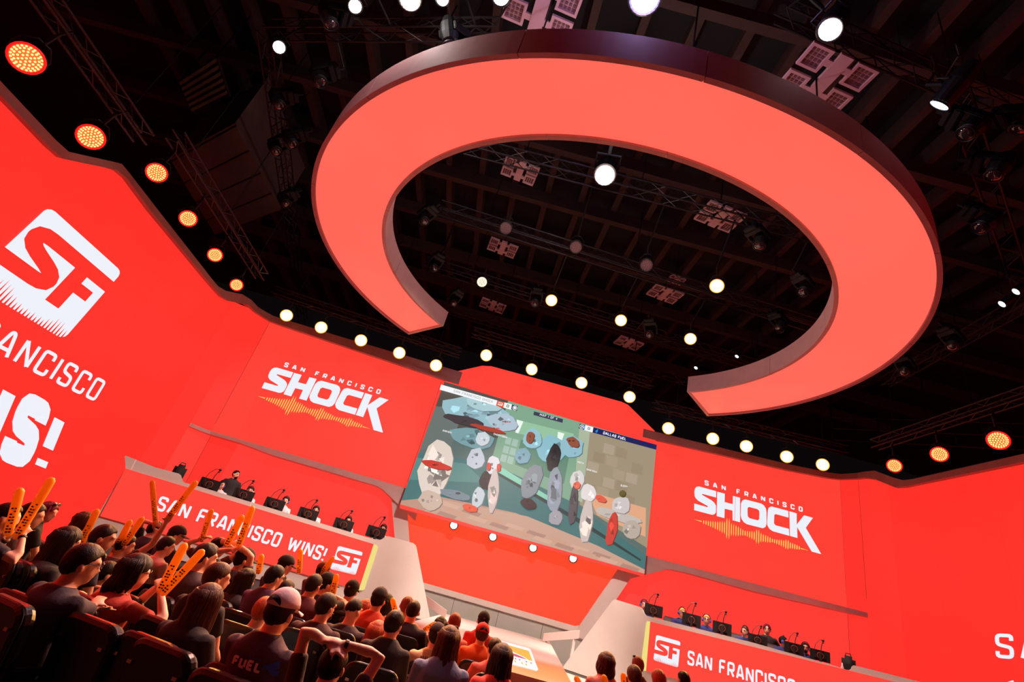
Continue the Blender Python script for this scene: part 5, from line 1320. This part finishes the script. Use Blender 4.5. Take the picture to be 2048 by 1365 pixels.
prints('pale olive', -2, [lambda P, n: text('print', 'PRO', P, v8(795, 915), v8(805, 878), v8(930, 935), SO, None, t=.2, gap=.14, off=0, thick=.004)])
# ------------------------------------------------------------------ cheer sticks
ORG = mat('stick_orange', (255, 190, 54), .4, coat=.3, noise=.06, nscale=6)
nt = ORG.node_tree; tl = nt.nodes.new('ShaderNodeBsdfTranslucent'); tl.inputs[0].default_value = (1, .58, .1, 1); mx = nt.nodes.new('ShaderNodeMixShader'); mx.inputs[0].default_value = .4
nt.links.new(nt.nodes['Principled BSDF'].outputs[0], mx.inputs[1]); nt.links.new(tl.outputs[0], mx.inputs[2]); nt.links.new(mx.outputs[0], nt.nodes['Material Output'].inputs[0])
HELD = {'orange cheer stick slanting over the exclamation mark of the wall': 'thrusting two', 'orange cheer stick thrust up beside the slanting one': 'thrusting two', 'orange cheer stick with black print beside the curly head': 'swept back', 'orange cheer stick held upright before the first desk letter': 'behind an upright', 'orange cheer stick held by the stretched bare arm': 'bare arm stretched',
 'orange cheer stick held upright by the black bob': 'black bob', 'orange cheer stick held aslant by the black bob': 'black bob', 'orange cheer stick crossing the letters FR of the desk': 'wrist with a watch', 'orange cheer stick crossing the letters AN of the desk': 'black brimmed', 'orange cheer stick crossing the letters CI of the desk': 'black brimmed', 'orange cheer stick raised by the tan cap': 'tan cap', 'orange cheer stick right of the black cap': 'turned to the right',
 'orange cheer stick waved in front of the curly head': 'bare arm stretched', 'orange cheer stick waved between curly head and bare arm': 'bare arm stretched'}
INK = mat('stick_print', (46, 24, 16), .6)
def stick(a, b, D, label, dD=0., r=.036, marks=True):
    by = HELD.get(label)
    if by: D = [q for q in SPEC if by in q['label']][0]['D'] - .06; r = r * max(.85, min(1.25, D / 4.6)) if D > 4.6 else r
    A, B = atD(*a, D), atD(*b, D + dD); d = (B - A).normalized(); L = (B - A).length
    t = thing('cheer_stick', A, label, 'cheer stick', group='orange inflatable cheer sticks')
    bm = bmesh.new(); tube(bm, [A + d * r * .4, A + d * r, A + d * L * .3, A + d * L * .7, B - d * r, B - d * r * .35], [r * .55, r * .95, r, r, r * .95, r * .55], 14); bobj('tube', bm, ORG, t, 'world', smooth=True)
    if marks:
        v = (EYE - A); x = d.cross(v).normalized(); n = x.cross(d); 
        if n.dot(v) < 0: n = -n
        bm = bmesh.new(); k = 0; s_ = L * .14
        while s_ < L * .62:
            h = r * .5
            for q in (-.45, .1):
                if (k + int(q > 0)) % 4 != 3: box(bm, A + d * s_ + x * r * q + n * r * .93, (r * .42, h * .7, .004), Matrix((x, d, n)).transposed().to_4x4())
            s_ += h * 1.5; k += 1
        tag(bobj('print_marks', bm, INK, t, 'world'), kind='stuff')
for a, b, D, lb in (((30, 1080), (106, 955), 4.4, 'orange cheer stick slanting over the exclamation mark of the wall'), ((14, 1075), (42, 975), 4.5, 'orange cheer stick thrust up beside the slanting one'), ((158, 1096), (196, 1018), 4.5, 'orange cheer stick with black print beside the curly head'),
                    ((215, 1130), (262, 1040), 4.9, 'orange cheer stick waved in front of the curly head'), ((232, 1112), (287, 1034), 5.1, 'orange cheer stick waved between curly head and bare arm'), ((312, 1052), (304, 960), 6.6, 'orange cheer stick held upright before the first desk letter'), ((334, 1040), (394, 962), 5.0, 'orange cheer stick held by the stretched bare arm'),
                    ((318, 1186), (372, 1086), 3.8, 'orange cheer stick held upright by the black bob'), ((322, 1192), (408, 1100), 3.7, 'orange cheer stick held aslant by the black bob'), ((402, 1086), (424, 1018), 5.6, 'orange cheer stick crossing the letters FR of the desk'), ((452, 1094), (486, 1030), 6.0, 'orange cheer stick crossing the letters AN of the desk'),
                    ((476, 1096), (506, 1012), 5.9, 'orange cheer stick crossing the letters CI of the desk'), ((516, 1150), (524, 1108), 6.2, 'short orange cheer stick beside the black brimmed cap'), ((598, 1150), (601, 1098), 6.8, 'orange cheer stick upright below the word WINS'), ((634, 1160), (668, 1114), 7.6, 'orange cheer stick raised by the tan cap'),
                    ((664, 1194), (674, 1148), 7.2, 'orange cheer stick right of the black cap'), ((792, 1228), (784, 1196), 6.6, 'pale orange cheer stick before the pale wedge'), ((846, 1262), (874, 1246), 7.6, 'orange cheer stick lying toward the walkway'), ((1164, 1378), (1150, 1353), 6.4, 'orange cheer stick left of the smooth brown bob'), ((1214, 1376), (1206, 1350), 5.8, 'orange cheer stick in front of the smooth brown bob'), ((1248, 1376), (1246, 1346), 6.6, 'orange cheer stick beside the wavy brown hair')):
    stick(a, b, D, lb)
# ------------------------------------------------------------------ monitors on the desks
MON = mat('monitor_black', (34, 28, 28), .42, noise=.1, nscale=9)
MOND = mat('monitor_dark', (18, 16, 17), .5)
def make_monitor():
    t = thing('monitor', (0, 0, 0))
    bm = bmesh.new(); box(bm, (0, 0, .36), (.52, .035, .31), bev=.01); p = bobj('panel', bm, MON, t)
    bm = bmesh.new(); box(bm, (0, .02, .36), (.49, .004, .28)); bobj('display', bm, mat('monitor_display', (20, 20, 22), .2, em=(200, 90, 80), es=.3), p)
    bm = bmesh.new(); box(bm, (0, -.03, .36), (.3, .04, .2), bev=.018); bobj('rear_cover', bm, MON, t)
    bm = bmesh.new(); box(bm, (0, -.07, .22), (.07, .05, .42), bev=.012); bobj('stand_column', bm, mat('monitor_stand', (70, 58, 58), .35, .5), t)
    bm = bmesh.new(); box(bm, (0, -.04, .012), (.3, .2, .024), bev=.008); bobj('stand_foot', bm, MOND, t)
    bm = bmesh.new(); tube(bm, [(.085 * math.cos(a), -.056, .36 + .085 * math.sin(a)) for a in [2 * math.pi * k / 20 for k in range(21)]], .006, 5, cap=False); bobj('ring_accent', bm, mat('ring_accent', (170, 70, 30), .4), t)
    bm = bmesh.new(); tube(bm, [(.02, -.06, .5), (.03, -.07, .62), (.07, -.06, .76)], .011, 6); b = bobj('camera_arm', bm, MOND, t)
    bm = bmesh.new(); ell(bm, (.085, -.05, .81), (.035, .05, .04), None, 10, 7); cyl(bm, (.085, -.02, .81), (.085, .04, .81), .026, 10); box(bm, (.08, -.06, .745), (.05, .03, .03)); bobj('camera', bm, MOND, b)
    bm = bmesh.new(); tube(bm, [(.06, -.07, .82), (-.02, -.09, .8), (-.12, -.1, .66), (-.16, -.09, .5), (-.1, -.08, .3)], .007, 5); bobj('cable', bm, MOND, t)
    return t
mon0 = make_monitor(); mu = [0]
def plane_yaw(pl): return math.atan2(pl.n.x, -pl.n.y)     # rotation that turns local -Y towards the plane's normal
def monitor(px, py, pl, zt, label, group, dz=.4):
    P = pl.at(px, py, -dz); o = mon0 if mu[0] == 0 else copy_tree(mon0); mu[0] += 1
    sc_ = (38 if pl is KL else 35) * (P - EYE).dot(FW) / 1000 / .52
    o.location = (P.x, P.y, zt); o.rotation_euler = (0, 0, plane_yaw(pl) * .75); o.scale = (sc_, sc_, min(sc_ * 1.15, max(.85 * sc_, (P.z - zt) / .36)))
    return tag(o, label, 'monitor', group)
ML = [(419, 970), (487, 991), (549, 1009), (616, 1029), (687, 1050), (752, 1066)]
MR = [(1307, 1222), (1383, 1241), (1444, 1257.5), (1515, 1281), (1588, 1298), (1640, 1312)]
NL = ['in front of the player beside the coach in black', 'hiding the coach\'s hip', 'beside the player looking out with a blue headset', 'hiding a player up to the dark hair', 'with a player\'s headset showing above it', 'next to the wedge by the yellow right end']
NR = ['next to the wedge by the yellow left end', 'hiding half of the golden-haired player', 'beside the player with glasses facing out', 'in front of the person in a plum hood', 'that the profile player looks at', 'beside the bearded player']
for p, n_ in zip(ML, NL): monitor(*p, KL, ZTL, 'black desk monitor with camera arm ' + n_, 'monitors on the desk with the yellow right end')
for p, n_ in zip(MR, NR): monitor(*p, KR, ZTR, 'black desk monitor with camera arm ' + n_, 'monitors on the desk with the yellow left end')
# ------------------------------------------------------------------ players and coaches
WG, NV = (206, 200, 204), (36, 44, 110)
def player(px, py, pl, zf, back, yaw, hyaw, hair, hc, shirt, label, pose='sit', **kw):
    hp = pl.at(px, py, -back)
    sz = (17.5 if pl is KL else 19.5) * (hp - EYE).dot(FW) / 1000 / .262
    return person(hp, 180 - math.degrees(plane_yaw(pl)) * .8 + yaw, hyaw, hair, hc, shirt=shirt, label=label, floor=zf, pose=pose, chair=False, vox=.018, fc=True, s=max(.86, min(1.12, sz)), **kw)
BL = (70, 90, 190)
player(443, 971, KL, ZPL, 1.0, 0, -40, 'short', 'dark', WG, 'person in a pale jersey with headset looking down beside the bearded coach', hs=BL)
player(472, 950, KL, ZPL, 1.7, 0, -50, 'short', 'black', (34, 30, 32), 'person standing in black with a dark beard', pose='stand', beard='black', sleeve='long')
player(500, 983, KL, ZPL, 1.0, 0, 0, 'short', 'dark', WG, 'person in a pale jersey half hidden behind the second monitor', hs=(200, 200, 210))
player(571, 1003, KL, ZPL, 1.0, 0, 5, 'short', 'dark', WG, 'person in a white jersey with blue headset facing out', hs=BL)
player(631, 1022, KL, ZPL, 1.0, 0, 0, 'short', 'black', WG, 'person with black hair showing over a monitor, pale shoulder beside it', hs=(40, 40, 44))
player(696, 1043, KL, ZPL, 1.0, 0, 0, 'short', 'black', WG, 'person with only a headset showing above a monitor', hs=(40, 40, 44))
player(766, 1059, KL, ZPL, 1.0, 0, 20, 'short', 'dark', WG, 'person peeking out beside the pale wedge', hs=(120, 120, 130))
player(1288, 1211, KR, ZPR, 1.0, 0, -10, 'short', 'plum', NV, 'person with plum hair behind the monitor next to the wedge', hs=BL)
player(1364, 1227, KR, ZPR, 1.0, 0, -30, 'short', 'gold', NV, 'person with golden hair and blue jersey half behind a monitor', hs=BL)
player(1413, 1241, KR, ZPR, 1.0, 0, 0, 'short', 'blond', NV, 'person with blond hair and glasses facing out in a navy jersey', hs=BL, gl=True)
player(1490, 1264, KR, ZPR, 1.0, 0, 35, 'short', 'brown', NV, 'person with brown hair leaning and looking aside along the desk', hs=(50, 40, 60), lean=.12)
player(1534, 1260, KR, ZPR, 1.7, 0, 5, 'hood', 'plum', (38, 32, 34), 'person standing in black with a plum hood', pose='stand', sleeve='long', vol=1.2)
player(1567, 1284, KR, ZPR, 1.0, 0, -75, 'short', 'black', NV, 'person in profile with black hair, headset and navy jersey', hs=BL)
player(1611, 1297, KR, ZPR, 1.0, 0, 5, 'short', 'black', NV, 'person with a full black beard, headset and navy jersey', hs=BL, beard='black', gl=True)
# players' chairs
CHM = mat('player_chair', (110, 92, 92), .6)
def pchair(px, py, pl, zf, back, label):
    P = pl.at(px, py, -back); t = thing('player_chair', (P.x, P.y, zf), label, 'chair', plane_yaw(pl) + math.pi, 'grey players\' chairs')
    top = P.z - zf + .12
    bm = bmesh.new(); box(bm, (0, -.06, top - .28), (.5, .07, .56), bev=.05); bobj('backrest', bm, CHM, t)
    bm = bmesh.new(); box(bm, (0, .2, .46), (.5, .48, .09), bev=.03); bobj('seat', bm, CHM, t)
    bm = bmesh.new(); cyl(bm, (0, .18, .05), (0, .18, .44), .03, 10); bobj('column', bm, BLK, t)
    for k in range(5):
        a_ = 2 * math.pi * k / 5; bm = bmesh.new(); tube(bm, [(0, .18, .09), (.26 * math.cos(a_), .18 + .26 * math.sin(a_), .05)], .022, 6); ell(bm, (.27 * math.cos(a_), .18 + .27 * math.sin(a_), .03), (.028, .028, .03), None, 8, 6); bobj('leg', bm, BLK, t)
    bm = bmesh.new(); box(bm, (0, -.05, .5), (.08, .04, .3)); bobj('back_bracket', bm, BLK, t)
for x, y, lb in ((1342, 1244, 'grey chair back showing beside the golden-haired player'), (1468, 1276, 'grey chair back showing beside the leaning brown-haired player'), (1541, 1298, 'grey chair back showing behind the profile player')):
    pchair(x, y, KR, ZPR, 1.4, lb)
# bags and bottle on the desks
def bag(px, py, pl, zt, label, back=.75, sc_=1.):
    P = pl.at(px, py, -back); t = thing('backpack', (P.x, P.y, zt), label, 'bag', plane_yaw(pl))
    BG = mat('bag_black', (16, 13, 13), .8, noise=.2, nscale=12)
    bm = bmesh.new(); h = max(.3, (P.z - zt) * 1.3)
    box(bm, (0, 0, h / 2), (.3 * sc_, .2, h), bev=.07); bobj('body', bm, BG, t, smooth=True)
    bm = bmesh.new(); box(bm, (0, -.12, h * .35), (.22 * sc_, .07, h * .45), bev=.03); bobj('pocket', bm, BG, t)
    bm = bmesh.new(); tube(bm, [(-.06, 0, h - .01), (-.05, 0, h + .05), (.05, 0, h + .05), (.06, 0, h - .01)], .012, 6); bobj('handle', bm, BG, t)
    bm = bmesh.new(); box(bm, (-.24 * sc_, .02, .05), (.2, .16, .1), bev=.03); bobj('side_pouch', bm, BG, t)
bag(360, 941, KL, ZTL, 'black backpack standing on the wing end of the long left desk', .5)
bag(1697, 1322, KR, ZTR, 'black backpack standing behind the notch of the blue team desk', .6)
P = KR.at(1684, 1322, -.35); t = thing('water_bottle', (P.x, P.y, ZTR), 'small clear water bottle beside the black backpack', 'bottle')
bm = bmesh.new(); tube(bm, [(0, 0, .01), (0, 0, .15), (0, 0, .18), (0, 0, .22)], [.034, .034, .02, .013], 12); bobj('body', bm, mat('bottle_plastic', (220, 214, 214), .2, coat=.5), t, smooth=True)
bm = bmesh.new(); cyl(bm, (0, 0, .215), (0, 0, .245), .016, 10); bobj('cap', bm, mat('bottle_cap', (240, 240, 240), .5), t)
